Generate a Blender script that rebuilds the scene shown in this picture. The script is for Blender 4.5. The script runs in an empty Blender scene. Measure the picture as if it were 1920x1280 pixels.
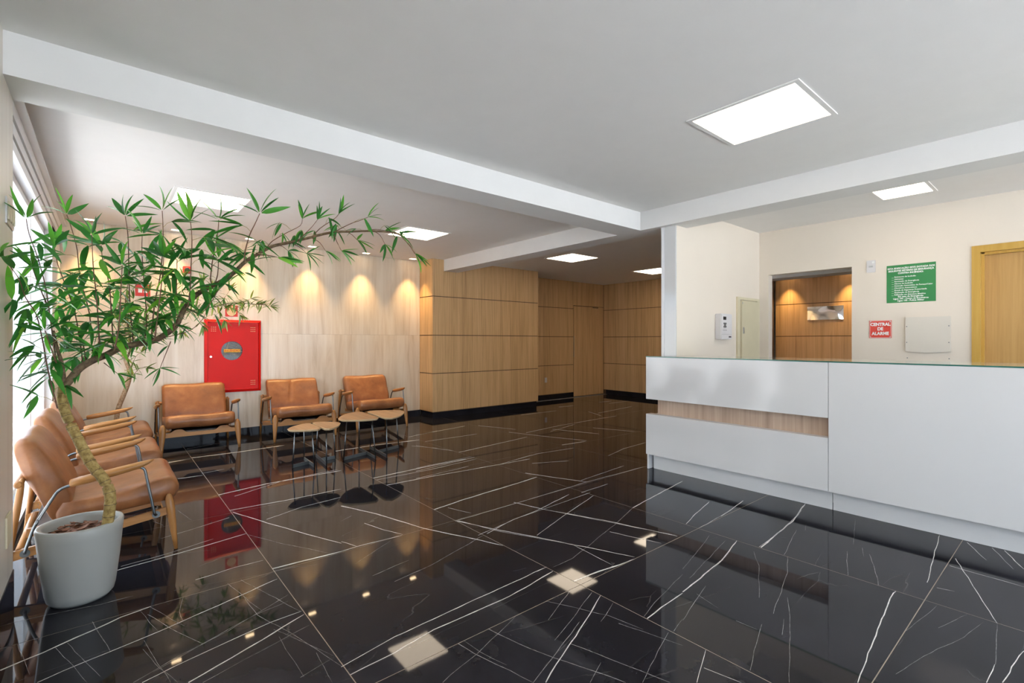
import bpy, bmesh, math, random
from mathutils import Vector, Matrix, noise
random.seed(11)
R = math.radians
scn = bpy.context.scene
COL = scn.collection

# ---------------------------------------------------------------- camera
cam_d = bpy.data.cameras.new('camera')
cam = bpy.data.objects.new('camera', cam_d)
COL.objects.link(cam)
cam.location = (0, 0, 1.3)
TH = 0.873      # the camera looks 50 degrees round from +X towards +Y
cam.rotation_euler = (R(90), 0, TH - math.pi / 2)
cam_d.sensor_width = 36.0
cam_d.lens = 36.0 * 907.4 / 1920.0
cam_d.shift_y = -(640.0 - 639.3) / 1920.0
cam_d.clip_start = 0.02
scn.camera = cam

# ---------------------------------------------------------------- world, exposure
scn.view_settings.view_transform = 'Standard'
scn.view_settings.look = 'None'
scn.view_settings.exposure = 0.93
scn.view_settings.gamma = 1.0
scn.view_settings.use_curve_mapping = False
wd = bpy.data.worlds.new('World'); scn.world = wd
wd.use_nodes = True
bg = wd.node_tree.nodes['Background']
bg.inputs[0].default_value = (0.70, 0.84, 1.0, 1)
bg.inputs[1].default_value = WORLD_STRENGTH = 2.7
LED = 4.4          # emission of the ceiling panels
SPOT_W = 52.0      # warm wall washers
CEIL = 2.684

def portal(name, loc, rot, sx, sy):
    l = bpy.data.lights.new(name, 'AREA'); l.shape = 'RECTANGLE'; l.size = sx; l.size_y = sy
    l.cycles.is_portal = True
    o = bpy.data.objects.new(name, l); COL.objects.link(o); o.location = loc; o.rotation_euler = rot
    return o
portal('sky_portal', (-0.53, 4.92, 1.22), (0, R(-90), 0), 2.4, 3.0)
portal('sky_portal', (-0.44, -1.60, 1.22), (0, R(-90), 0), 2.4, 2.6)
portal('sky_portal', (3.0, -3.57, 1.28), (R(90), 0, 0), 6.8, 2.56)
sun_d = bpy.data.lights.new('sun', 'SUN'); sun_d.energy = SUN = 22.0; sun_d.angle = R(1.0); sun_d.color = (1.0, 0.98, 0.95)
sun = bpy.data.objects.new('sun', sun_d); COL.objects.link(sun)
sun.rotation_euler = Vector((-0.38, -0.34, -0.86)).to_track_quat('-Z', 'Y').to_euler()

# ---------------------------------------------------------------- materials
def new_mat(name):
    m = bpy.data.materials.new(name); m.use_nodes = True
    nt = m.node_tree
    return m, nt, nt.nodes['Principled BSDF']
def N(nt, t, **kw):
    n = nt.nodes.new(t)
    for k, v in kw.items(): setattr(n, k, v)
    return n
def coords(nt, scale=(1, 1, 1), rot=(0, 0, 0), world=True):
    mp = N(nt, 'ShaderNodeMapping')
    mp.inputs['Scale'].default_value = scale; mp.inputs['Rotation'].default_value = rot
    if world:
        g = N(nt, 'ShaderNodeNewGeometry'); nt.links.new(g.outputs['Position'], mp.inputs[0])
    else:
        g = N(nt, 'ShaderNodeTexCoord'); nt.links.new(g.outputs['Object'], mp.inputs[0])
    return mp.outputs[0]
def noise_tex(nt, vec, scale, detail=4, rough=0.5, dist=0.0):
    n = N(nt, 'ShaderNodeTexNoise'); n.inputs['Scale'].default_value = scale
    n.inputs['Detail'].default_value = detail; n.inputs['Roughness'].default_value = rough
    n.inputs['Distortion'].default_value = dist
    nt.links.new(vec, n.inputs['Vector']); return n.outputs['Fac']
def ramp(nt, fac, stops):
    r = N(nt, 'ShaderNodeValToRGB'); e = r.color_ramp.elements
    while len(e) < len(stops): e.new(0.5)
    for k, (p, c) in zip(e, stops): k.position = p; k.color = (*c, 1)
    nt.links.new(fac, r.inputs[0]); return r.outputs[0]
def bump(nt, b, fac, strength, dist=0.01):
    n = N(nt, 'ShaderNodeBump'); n.inputs['Strength'].default_value = strength; n.inputs['Distance'].default_value = dist
    nt.links.new(fac, n.inputs['Height']); nt.links.new(n.outputs[0], b.inputs['Normal'])
def simple(name, col, rough=0.5, metal=0.0, var=0.04, scale=6, bmp=0.0, coat=0.0, spec=None):
    m, nt, b = new_mat(name)
    v = coords(nt)
    f = noise_tex(nt, v, scale, 3)
    lo = tuple(max(0, c * (1 - var)) for c in col); hi = tuple(min(1, c * (1 + var)) for c in col)
    nt.links.new(ramp(nt, f, [(0.3, lo), (0.7, hi)]), b.inputs['Base Color'])
    b.inputs['Roughness'].default_value = rough; b.inputs['Metallic'].default_value = metal
    if coat: b.inputs['Coat Weight'].default_value = coat; b.inputs['Coat Roughness'].default_value = 0.03
    if spec is not None: b.inputs['Specular IOR Level'].default_value = spec
    if bmp: bump(nt, b, noise_tex(nt, v, 220, 2), bmp, 0.002)
    return m
def grain(name, dark, mid, light, rough=0.45, axis='z', scale=1.0, world=True, coat=0.0):
    m, nt, b = new_mat(name)
    s = dict(z=(38, 38, 1.1), x=(1.1, 38, 38), y=(38, 1.1, 38))[axis]
    v = coords(nt, tuple(a * scale for a in s), world=world)
    f = noise_tex(nt, v, 1.0, 6, 0.62, 0.35)
    s2 = tuple(a * scale * 0.16 for a in s)
    f2 = noise_tex(nt, coords(nt, s2, world=world), 1.0, 3, 0.5, 0.6)
    mx = N(nt, 'ShaderNodeMath', operation='MULTIPLY_ADD'); mx.inputs[1].default_value = 0.62
    nt.links.new(f, mx.inputs[0])
    m2 = N(nt, 'ShaderNodeMath', operation='MULTIPLY'); m2.inputs[1].default_value = 0.38
    nt.links.new(f2, m2.inputs[0]); nt.links.new(m2.outputs[0], mx.inputs[2])
    nt.links.new(ramp(nt, mx.outputs[0], [(0.33, dark), (0.5, mid), (0.68, light)]), b.inputs['Base Color'])
    b.inputs['Roughness'].default_value = rough
    if coat: b.inputs['Coat Weight'].default_value = coat
    bump(nt, b, f, 0.08, 0.002)
    return m
M = {}
M['paint'] = simple('white_ceiling_paint', (0.85, 0.83, 0.805), 0.8, var=0.01)
M['beam'] = simple('white_beam_paint', (0.76, 0.75, 0.735), 0.7, var=0.01)
M['cream'] = simple('cream_wall_paint', (0.78, 0.70, 0.60), 0.7, var=0.015, scale=2)
M['white_trim'] = simple('white_aluminium', (0.80, 0.81, 0.83), 0.35, var=0.01)
M['gloss'] = simple('white_lacquer', (0.64, 0.645, 0.65), 0.09, var=0.01, scale=1.5)
M['oak'] = grain('oak_veneer', (0.45, 0.265, 0.115), (0.64, 0.405, 0.195), (0.74, 0.49, 0.26), 0.42)
M['oak_pale'] = grain('pale_oak_veneer', (0.36, 0.25, 0.18), (0.47, 0.34, 0.25), (0.58, 0.44, 0.34), 0.4)
M['gap'] = simple('dark_joint', (0.10, 0.055, 0.025), 0.8)
M['door_oak'] = grain('honey_oak', (0.44, 0.245, 0.07), (0.52, 0.30, 0.095), (0.58, 0.345, 0.12), 0.4, scale=1.6)
M['frame_oak'] = grain('honey_oak_frame', (0.52, 0.30, 0.05), (0.58, 0.35, 0.07), (0.63, 0.39, 0.10), 0.35, scale=1.3)
M['teak'] = grain('teak', (0.24, 0.095, 0.024), (0.38, 0.168, 0.046), (0.47, 0.23, 0.08), 0.33, axis='y', scale=0.8, world=False)
M['teak_v'] = grain('teak_upright', (0.23, 0.09, 0.022), (0.365, 0.16, 0.043), (0.46, 0.225, 0.075), 0.33, axis='z', scale=0.8, world=False)
M['teak_x'] = grain('teak_rail', (0.24, 0.095, 0.024), (0.38, 0.168, 0.046), (0.47, 0.23, 0.08), 0.35, axis='x', scale=0.8, world=False)
M['table_wood'] = grain('walnut_table_veneer', (0.28, 0.13, 0.05), (0.50, 0.27, 0.11), (0.60, 0.36, 0.17), 0.35, axis='y', scale=0.7)
M['ply'] = simple('pale_ply_edge', (0.62, 0.45, 0.26), 0.5)
M['red'] = simple('red_enamel', (0.66, 0.008, 0.005), 0.42, var=0.03, spec=0.25)
M['sign_red'] = simple('sign_red', (0.62, 0.03, 0.02), 0.4)
M['alarm_red'] = simple('alarm_red', (0.72, 0.06, 0.035), 0.35)
M['sign_green'] = simple('sign_green', (0.035, 0.25, 0.075), 0.4)
M['ink_white'] = simple('white_print', (0.85, 0.86, 0.84), 0.5)
M['ink_cream'] = simple('cream_print', (0.84, 0.70, 0.38), 0.5)
M['ink_yellow'] = simple('yellow_label', (0.80, 0.50, 0.02), 0.5)
M['ink_red'] = simple('red_print', (0.55, 0.06, 0.02), 0.5)
M['hose'] = simple('canvas_hose', (0.36, 0.33, 0.28), 0.8, var=0.3, scale=25)
M['black'] = simple('black_plastic', (0.02, 0.02, 0.022), 0.35)
M['plastic'] = simple('white_plastic', (0.68, 0.66, 0.66), 0.4, var=0.01)
M['ivory'] = simple('ivory_metal', (0.66, 0.60, 0.42), 0.45, var=0.02)
M['steel'] = simple('brushed_steel', (0.20, 0.215, 0.225), 0.34, 1.0)
M['dark_steel'] = simple('grey_steel_bar', (0.16, 0.175, 0.18), 0.4, 0.6)
M['ivory_plastic'] = simple('ivory_plastic', (0.70, 0.65, 0.57), 0.4, var=0.01)
M['silver'] = simple('satin_silver', (0.55, 0.55, 0.54), 0.3, 0.8)
M['chrome'] = simple('chrome', (0.8, 0.8, 0.8), 0.1, 1.0)
M['pot'] = simple('grey_ceramic', (0.37, 0.38, 0.36), 0.32, var=0.02)
M['bark_chip'] = simple('bark_chips', (0.20, 0.085, 0.045), 0.7, var=0.4, scale=30)
M['baseboard'] = None
# mirror plate with a slightly wavy surface
m, nt, b = new_mat('polished_steel'); b.inputs['Metallic'].default_value = 1; b.inputs['Roughness'].default_value = 0.04
b.inputs['Base Color'].default_value = (0.8, 0.8, 0.8, 1); bump(nt, b, noise_tex(nt, coords(nt), 2.2, 1), 0.3, 0.05); M['mirror'] = m
# leather
m, nt, b = new_mat('tan_leather')
v = coords(nt, world=False)
f = noise_tex(nt, v, 7, 5, 0.6)
nt.links.new(ramp(nt, f, [(0.30, (0.20, 0.074, 0.026)), (0.55, (0.30, 0.118, 0.043)), (0.75, (0.385, 0.165, 0.064))]), b.inputs['Base Color'])
b.inputs['Roughness'].default_value = 0.36
bump(nt, b, noise_tex(nt, v, 160, 3), 0.10, 0.002); M['leather'] = m
# black marble
def marble(name, lines=True, rough=0.035):
    m, nt, b = new_mat(name)
    oi = N(nt, 'ShaderNodeObjectInfo')
    g = N(nt, 'ShaderNodeNewGeometry')
    add = N(nt, 'ShaderNodeVectorMath', operation='MULTIPLY_ADD')
    nt.links.new(oi.outputs['Random'], add.inputs[0]); add.inputs[1].default_value = (37, 19, 53)
    nt.links.new(g.outputs['Position'], add.inputs[2])
    vec = add.outputs[0]
    cloud = noise_tex(nt, vec, 2.6, 6, 0.6, 0.5)
    base = ramp(nt, cloud, [(0.35, (0.011, 0.011, 0.0145)), (0.62, (0.018, 0.018, 0.024)), (0.8, (0.030, 0.030, 0.038))])
    mp = N(nt, 'ShaderNodeMapping'); nt.links.new(vec, mp.inputs[0])
    mp.inputs['Rotation'].default_value = (0, 0, R(24)); mp.inputs['Scale'].default_value = (0.55, 2.6, 1.0)
    vo = N(nt, 'ShaderNodeTexVoronoi', feature='DISTANCE_TO_EDGE'); vo.inputs['Scale'].default_value = 1.25
    dn = N(nt, 'ShaderNodeTexNoise'); dn.inputs['Scale'].default_value = 7; dn.inputs['Detail'].default_value = 4
    nt.links.new(mp.outputs[0], dn.inputs['Vector'])
    mm = N(nt, 'ShaderNodeVectorMath', operation='MULTIPLY_ADD'); mm.inputs[1].default_value = (0.07, 0.07, 0.07)
    nt.links.new(dn.outputs['Color'], mm.inputs[0]); nt.links.new(mp.outputs[0], mm.inputs[2])
    nt.links.new(mm.outputs[0], vo.inputs['Vector'])
    ln = ramp(nt, vo.outputs['Distance'], [(0.0, (1, 1, 1)), (0.0045, (0, 0, 0))])
    br = ramp(nt, noise_tex(nt, vec, 3.1, 2), [(0.50, (0, 0, 0)), (0.72, (1, 1, 1))])
    mu = N(nt, 'ShaderNodeMath', operation='MULTIPLY'); nt.links.new(ln, mu.inputs[0]); nt.links.new(br, mu.inputs[1])
    mix = N(nt, 'ShaderNodeMixRGB'); nt.links.new(mu.outputs[0], mix.inputs[0]); nt.links.new(base, mix.inputs[1])
    mix.inputs[2].default_value = (0.12, 0.118, 0.115, 1)
    nt.links.new(mix.outputs[0], b.inputs['Base Color'])
    b.inputs['Roughness'].default_value = rough; b.inputs['Specular IOR Level'].default_value = 0.22
    return m
M['marble'] = marble('black_marble')
M['baseboard'] = M['marble']
M['vein'] = simple('white_vein', (0.64, 0.63, 0.61), 0.10, var=0.2, scale=30, spec=0.27)
M['vein_thin'] = simple('thin_grey_vein', (0.30, 0.295, 0.29), 0.10, var=0.5, scale=40, spec=0.27)
M['patch'] = simple('beige_panel_reflection', (0.34, 0.275, 0.205), 0.06, var=0.12, scale=9)  # unused; tan of the ceiling panels' reflections in the floor
M['grout'] = simple('tan_grout', (0.36, 0.30, 0.23), 0.6)
# travertine
m, nt, b = new_mat('cream_travertine')
oi = N(nt, 'ShaderNodeObjectInfo'); g = N(nt, 'ShaderNodeNewGeometry')
add = N(nt, 'ShaderNodeVectorMath', operation='MULTIPLY_ADD')
nt.links.new(oi.outputs['Random'], add.inputs[0]); add.inputs[1].default_value = (7, 3, 9); nt.links.new(g.outputs['Position'], add.inputs[2])
mp = N(nt, 'ShaderNodeMapping'); nt.links.new(add.outputs[0], mp.inputs[0]); mp.inputs['Scale'].default_value = (7, 7, 0.55); mp.inputs['Rotation'].default_value = (0, R(3), 0)
f1 = noise_tex(nt, mp.outputs[0], 1.0, 9, 0.62, 0.9)
mp2 = N(nt, 'ShaderNodeMapping'); nt.links.new(add.outputs[0], mp2.inputs[0]); mp2.inputs['Scale'].default_value = (30, 30, 1.6)
f2 = noise_tex(nt, mp2.outputs[0], 1.0, 5, 0.6, 0.5)
c1 = ramp(nt, f1, [(0.28, (0.54, 0.43, 0.31)), (0.42, (0.65, 0.545, 0.42)), (0.55, (0.70, 0.61, 0.49)), (0.75, (0.73, 0.65, 0.54))])
c2 = ramp(nt, f2, [(0.3, (0.91, 0.89, 0.87)), (0.55, (1, 1, 1))])
mu = N(nt, 'ShaderNodeMixRGB', blend_type='MULTIPLY'); mu.inputs[0].default_value = 0.8
nt.links.new(c1, mu.inputs[1]); nt.links.new(c2, mu.inputs[2]); nt.links.new(mu.outputs[0], b.inputs['Base Color'])
b.inputs['Roughness'].default_value = 0.16; M['travertine'] = m
# trunk bark
def bark(name, a, c, d):
    m, nt, b = new_mat(name); v = coords(nt)
    f = noise_tex(nt, v, 55, 6, 0.65, 0.4)
    nt.links.new(ramp(nt, f, [(0.30, a), (0.5, c), (0.72, d)]), b.inputs['Base Color'])
    b.inputs['Roughness'].default_value = 0.75; bump(nt, b, f, 0.5, 0.004); return m
M['bark'] = bark('cane_bark', (0.15, 0.085, 0.02), (0.38, 0.265, 0.085), (0.52, 0.39, 0.16))
M['bark_dark'] = bark('branch_bark', (0.065, 0.04, 0.025), (0.16, 0.105, 0.055), (0.26, 0.18, 0.10))
M['bark_pale'] = bark('peeling_bark', (0.16, 0.09, 0.05), (0.42, 0.26, 0.14), (0.60, 0.46, 0.32))
M['twig'] = simple('brown_twig', (0.17, 0.085, 0.05), 0.6, var=0.3, scale=40)
M['petiole'] = simple('pale_petiole', (0.42, 0.38, 0.14), 0.6)
def leafmat(name, lo, mid, hi):
    m, nt, b = new_mat(name)
    oi = N(nt, 'ShaderNodeObjectInfo')
    nt.links.new(ramp(nt, oi.outputs['Random'], [(0.0, lo), (0.5, mid), (1.0, hi)]), b.inputs['Base Color'])
    b.inputs['Roughness'].default_value = 0.38
    tr = N(nt, 'ShaderNodeBsdfTranslucent'); tr.inputs[0].default_value = (*[min(1, k * 1.6) for k in mid], 1)
    ms = N(nt, 'ShaderNodeMixShader'); ms.inputs[0].default_value = 0.22
    nt.links.new(b.outputs[0], ms.inputs[1]); nt.links.new(tr.outputs[0], ms.inputs[2])
    nt.links.new(ms.outputs[0], nt.nodes['Material Output'].inputs[0]); return m
M['leaf'] = leafmat('green_leaf', (0.022, 0.15, 0.028), (0.05, 0.25, 0.035), (0.085, 0.33, 0.04))
M['leaf_bright'] = leafmat('bright_leaf', (0.07, 0.36, 0.04), (0.15, 0.47, 0.04), (0.26, 0.58, 0.05))
M['leaf_small'] = leafmat('yellow_green_leaf', (0.05, 0.15, 0.035), (0.12, 0.22, 0.03), (0.32, 0.33, 0.05))
# glass
m, nt, b = new_mat('clear_glass')
tr = N(nt, 'ShaderNodeBsdfTransparent'); tr.inputs[0].default_value = (0.975, 0.975, 0.975, 1)
gl = N(nt, 'ShaderNodeBsdfGlossy'); gl.inputs['Roughness'].default_value = 0.01
fr = N(nt, 'ShaderNodeFresnel'); fr.inputs[0].default_value = 1.15
gg = N(nt, 'ShaderNodeNewGeometry'); ff = N(nt, 'ShaderNodeMath', operation='SUBTRACT'); ff.use_clamp = True   # the far face of a pane does not reflect again
nt.links.new(fr.outputs[0], ff.inputs[0]); nt.links.new(gg.outputs['Backfacing'], ff.inputs[1])
ms = N(nt, 'ShaderNodeMixShader'); nt.links.new(ff.outputs[0], ms.inputs[0]); nt.links.new(tr.outputs[0], ms.inputs[1]); nt.links.new(gl.outputs[0], ms.inputs[2])
nt.links.new(ms.outputs[0], nt.nodes['Material Output'].inputs[0]); M['glass'] = m
m, nt, b = new_mat('tinted_top_glass'); b.inputs['Base Color'].default_value = (0.55, 0.60, 0.50, 1); b.inputs['Roughness'].default_value = 0.02
M['glass_top'] = m
M['glass_edge'] = simple('green_glass_edge', (0.03, 0.15, 0.12), 0.1)
M['hatch_glass'] = simple('smoked_plexiglass', (0.30, 0.30, 0.28), 0.1)
def emit(name, col, s):
    m, nt, b = new_mat(name); b.inputs['Base Color'].default_value = (0.8, 0.8, 0.8, 1)
    b.inputs['Emission Color'].default_value = (*col, 1); b.inputs['Emission Strength'].default_value = s; return m
M['led'] = emit('led_diffuser', (1.0, 0.83, 0.63), LED)
M['spot_lens'] = emit('warm_spot_lens', (1.0, 0.72, 0.42), 12)
M['ext'] = simple('exterior_white_cladding', (0.56, 0.575, 0.59), 0.7, var=0.01)
M['ext_line'] = simple('exterior_dark_joint', (0.12, 0.12, 0.15), 0.7)
M['pave'] = simple('exterior_paving', (0.62, 0.635, 0.65), 0.8)

# ---------------------------------------------------------------- mesh helpers
def link(name, me, m=None, parent=None, kind=None):
    o = bpy.data.objects.new(name, me); COL.objects.link(o)
    if m is not None:
        for k in (m if isinstance(m, (list, tuple)) else [m]): me.materials.append(k)
    if parent is not None: o.parent = parent
    if kind: o['kind'] = kind
    return o
def from_bm(name, bm, m, parent=None, kind=None, smooth=False):
    me = bpy.data.meshes.new(name); bm.to_mesh(me); bm.free()
    if smooth:
        for p in me.polygons: p.use_smooth = True
    return link(name, me, m, parent, kind)
def bbox(bm, a, b, mi=0):
    vs = [bm.verts.new((x, y, z)) for z in (a[2], b[2]) for y in (a[1], b[1]) for x in (a[0], b[0])]
    for q in ((0, 2, 3, 1), (4, 5, 7, 6), (0, 1, 5, 4), (2, 6, 7, 3), (0, 4, 6, 2), (1, 3, 7, 5)):
        f = bm.faces.new([vs[i] for i in q]); f.material_index = mi
def box(name, a, b, m, parent=None, kind=None, bev=0.0):
    a, b = [min(p, q) for p, q in zip(a, b)], [max(p, q) for p, q in zip(a, b)]
    bm = bmesh.new(); bbox(bm, a, b)
    if bev:
        bmesh.ops.bevel(bm, geom=bm.edges[:], offset=bev, segments=2, affect='EDGES')
    return from_bm(name, bm, m, parent, kind)
def boxes(name, L, m, parent=None, kind=None):
    bm = bmesh.new()
    for a, b in L: bbox(bm, [min(p, q) for p, q in zip(a, b)], [max(p, q) for p, q in zip(a, b)])
    return from_bm(name, bm, m, parent, kind)
def ring(bm, c, t, r, n, up=None, ry=None):
    t = t.normalized(); up = up or (Vector((0, 0, 1)) if abs(t.z) < 0.9 else Vector((0, 1, 0)))
    s = t.cross(up).normalized(); u = s.cross(t)
    return [bm.verts.new(c + s * math.cos(2 * math.pi * k / n) * r + u * math.sin(2 * math.pi * k / n) * (ry or r)) for k in range(n)]
def tube(bm, pts, rad, n=8, cap=True, flat=1.0, up=None):
    pts = [Vector(p) for p in pts]; rings = []
    for i, p in enumerate(pts):
        t = pts[min(i + 1, len(pts) - 1)] - pts[max(i - 1, 0)]
        r = rad[i] if isinstance(rad, (list, tuple)) else rad
        rings.append(ring(bm, p, t, r, n, up, r * flat))
    for a, b in zip(rings, rings[1:]):
        for k in range(n):
            f = bm.faces.new((a[k], b[k], b[(k + 1) % n], a[(k + 1) % n])); f.smooth = True
    if cap: bm.faces.new(rings[0][::1]); bm.faces.new(rings[-1][::-1])
def smoothpath(pts, n=4):
    P = [Vector(p) for p in pts]; out = []
    for i in range(len(P) - 1):
        a, b, c, d = P[max(i - 1, 0)], P[i], P[i + 1], P[min(i + 2, len(P) - 1)]
        for k in range(n):
            t = k / n
            out.append(0.5 * ((2 * b) + (c - a) * t + (2 * a - 5 * b + 4 * c - d) * t * t + (3 * b - a - 3 * c + d) * t ** 3))
    out.append(P[-1]); return out
def rounded(pts, r=0.03, n=5):
    P = [Vector(p) for p in pts]; out = [P[0]]
    for i in range(1, len(P) - 1):
        a = (P[i - 1] - P[i]); b = (P[i + 1] - P[i]); rr = min(r, a.length * .45, b.length * .45)
        p, q = P[i] + a.normalized() * rr, P[i] + b.normalized() * rr
        for k in range(n + 1):
            t = k / n; out.append(p * (1 - t) ** 2 + P[i] * 2 * t * (1 - t) + q * t * t)
    out.append(P[-1]); return out
def prism(bm, poly, h0, h1, axis='z', mi=0, cap_mi=None):
    def mk(p, h): return {'z': (p[0], p[1], h), 'y': (p[0], h, p[1]), 'x': (h, p[0], p[1])}[axis]
    a = [bm.verts.new(mk(p, h0)) for p in poly]; b = [bm.verts.new(mk(p, h1)) for p in poly]
    n = len(poly)
    for k in range(n):
        f = bm.faces.new((a[k], a[(k + 1) % n], b[(k + 1) % n], b[k])); f.material_index = mi
    f = bm.faces.new(a[::-1]); f.material_index = mi if cap_mi is None else cap_mi
    f = bm.faces.new(b); f.material_index = mi if cap_mi is None else cap_mi
def lathe(bm, prof, n=40, c=(0, 0)):
    rings = []
    for r, z in prof:
        rings.append([bm.verts.new((c[0] + r * math.cos(2 * math.pi * k / n), c[1] + r * math.sin(2 * math.pi * k / n), z)) for k in range(n)])
    for a, b in zip(rings, rings[1:]):
        for k in range(n):
            f = bm.faces.new((a[k], a[(k + 1) % n], b[(k + 1) % n], b[k])); f.smooth = True
    return rings
def disc(bm, c, r, nrm, n=16, h=0.004):
    nrm = Vector(nrm); tube(bm, [Vector(c), Vector(c) + nrm * h], r, n)
def empty(name, loc=(0, 0, 0), rz=0.0):
    o = bpy.data.objects.new(name, None); COL.objects.link(o); o.location = loc; o.rotation_euler = (0, 0, rz)
    o.empty_display_size = 0.1; return o
def tag(o, label, cat, group=None):
    o['label'] = label; o['category'] = cat
    if group: o['group'] = group
    return o
def text(name, body, size, mw, m, parent, bold=0.0, align='CENTER', depth=0.0006, xs=1.0, spacing=1.0):
    cu = bpy.data.curves.new(name, 'FONT'); cu.body = body; cu.size = size; cu.align_x = align; cu.align_y = 'CENTER'
    cu.extrude = depth; cu.offset = bold; cu.resolution_u = 3; cu.space_character = spacing
    t = bpy.data.objects.new(name, cu); COL.objects.link(t)
    dg = bpy.context.evaluated_depsgraph_get()
    me = bpy.data.meshes.new_from_object(t.evaluated_get(dg))
    bpy.data.objects.remove(t); bpy.data.curves.remove(cu)
    me.name = name; me.materials.clear()
    me.transform(mw @ Matrix.Diagonal((xs, 1, 1, 1)))
    return link(name, me, m, parent)
def on_wall(p, n):          # text frame: local x runs to the reader's right, y up, z out of the wall
    X, Z = {'-y': ((1, 0, 0), (0, -1, 0)), '-x': ((0, -1, 0), (-1, 0, 0))}[n]
    mtx = Matrix.Identity(4)
    for i, c in enumerate((X, (0, 0, 1), Z)): mtx.col[i][:3] = c
    mtx.col[3][:3] = p
    return mtx

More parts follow.
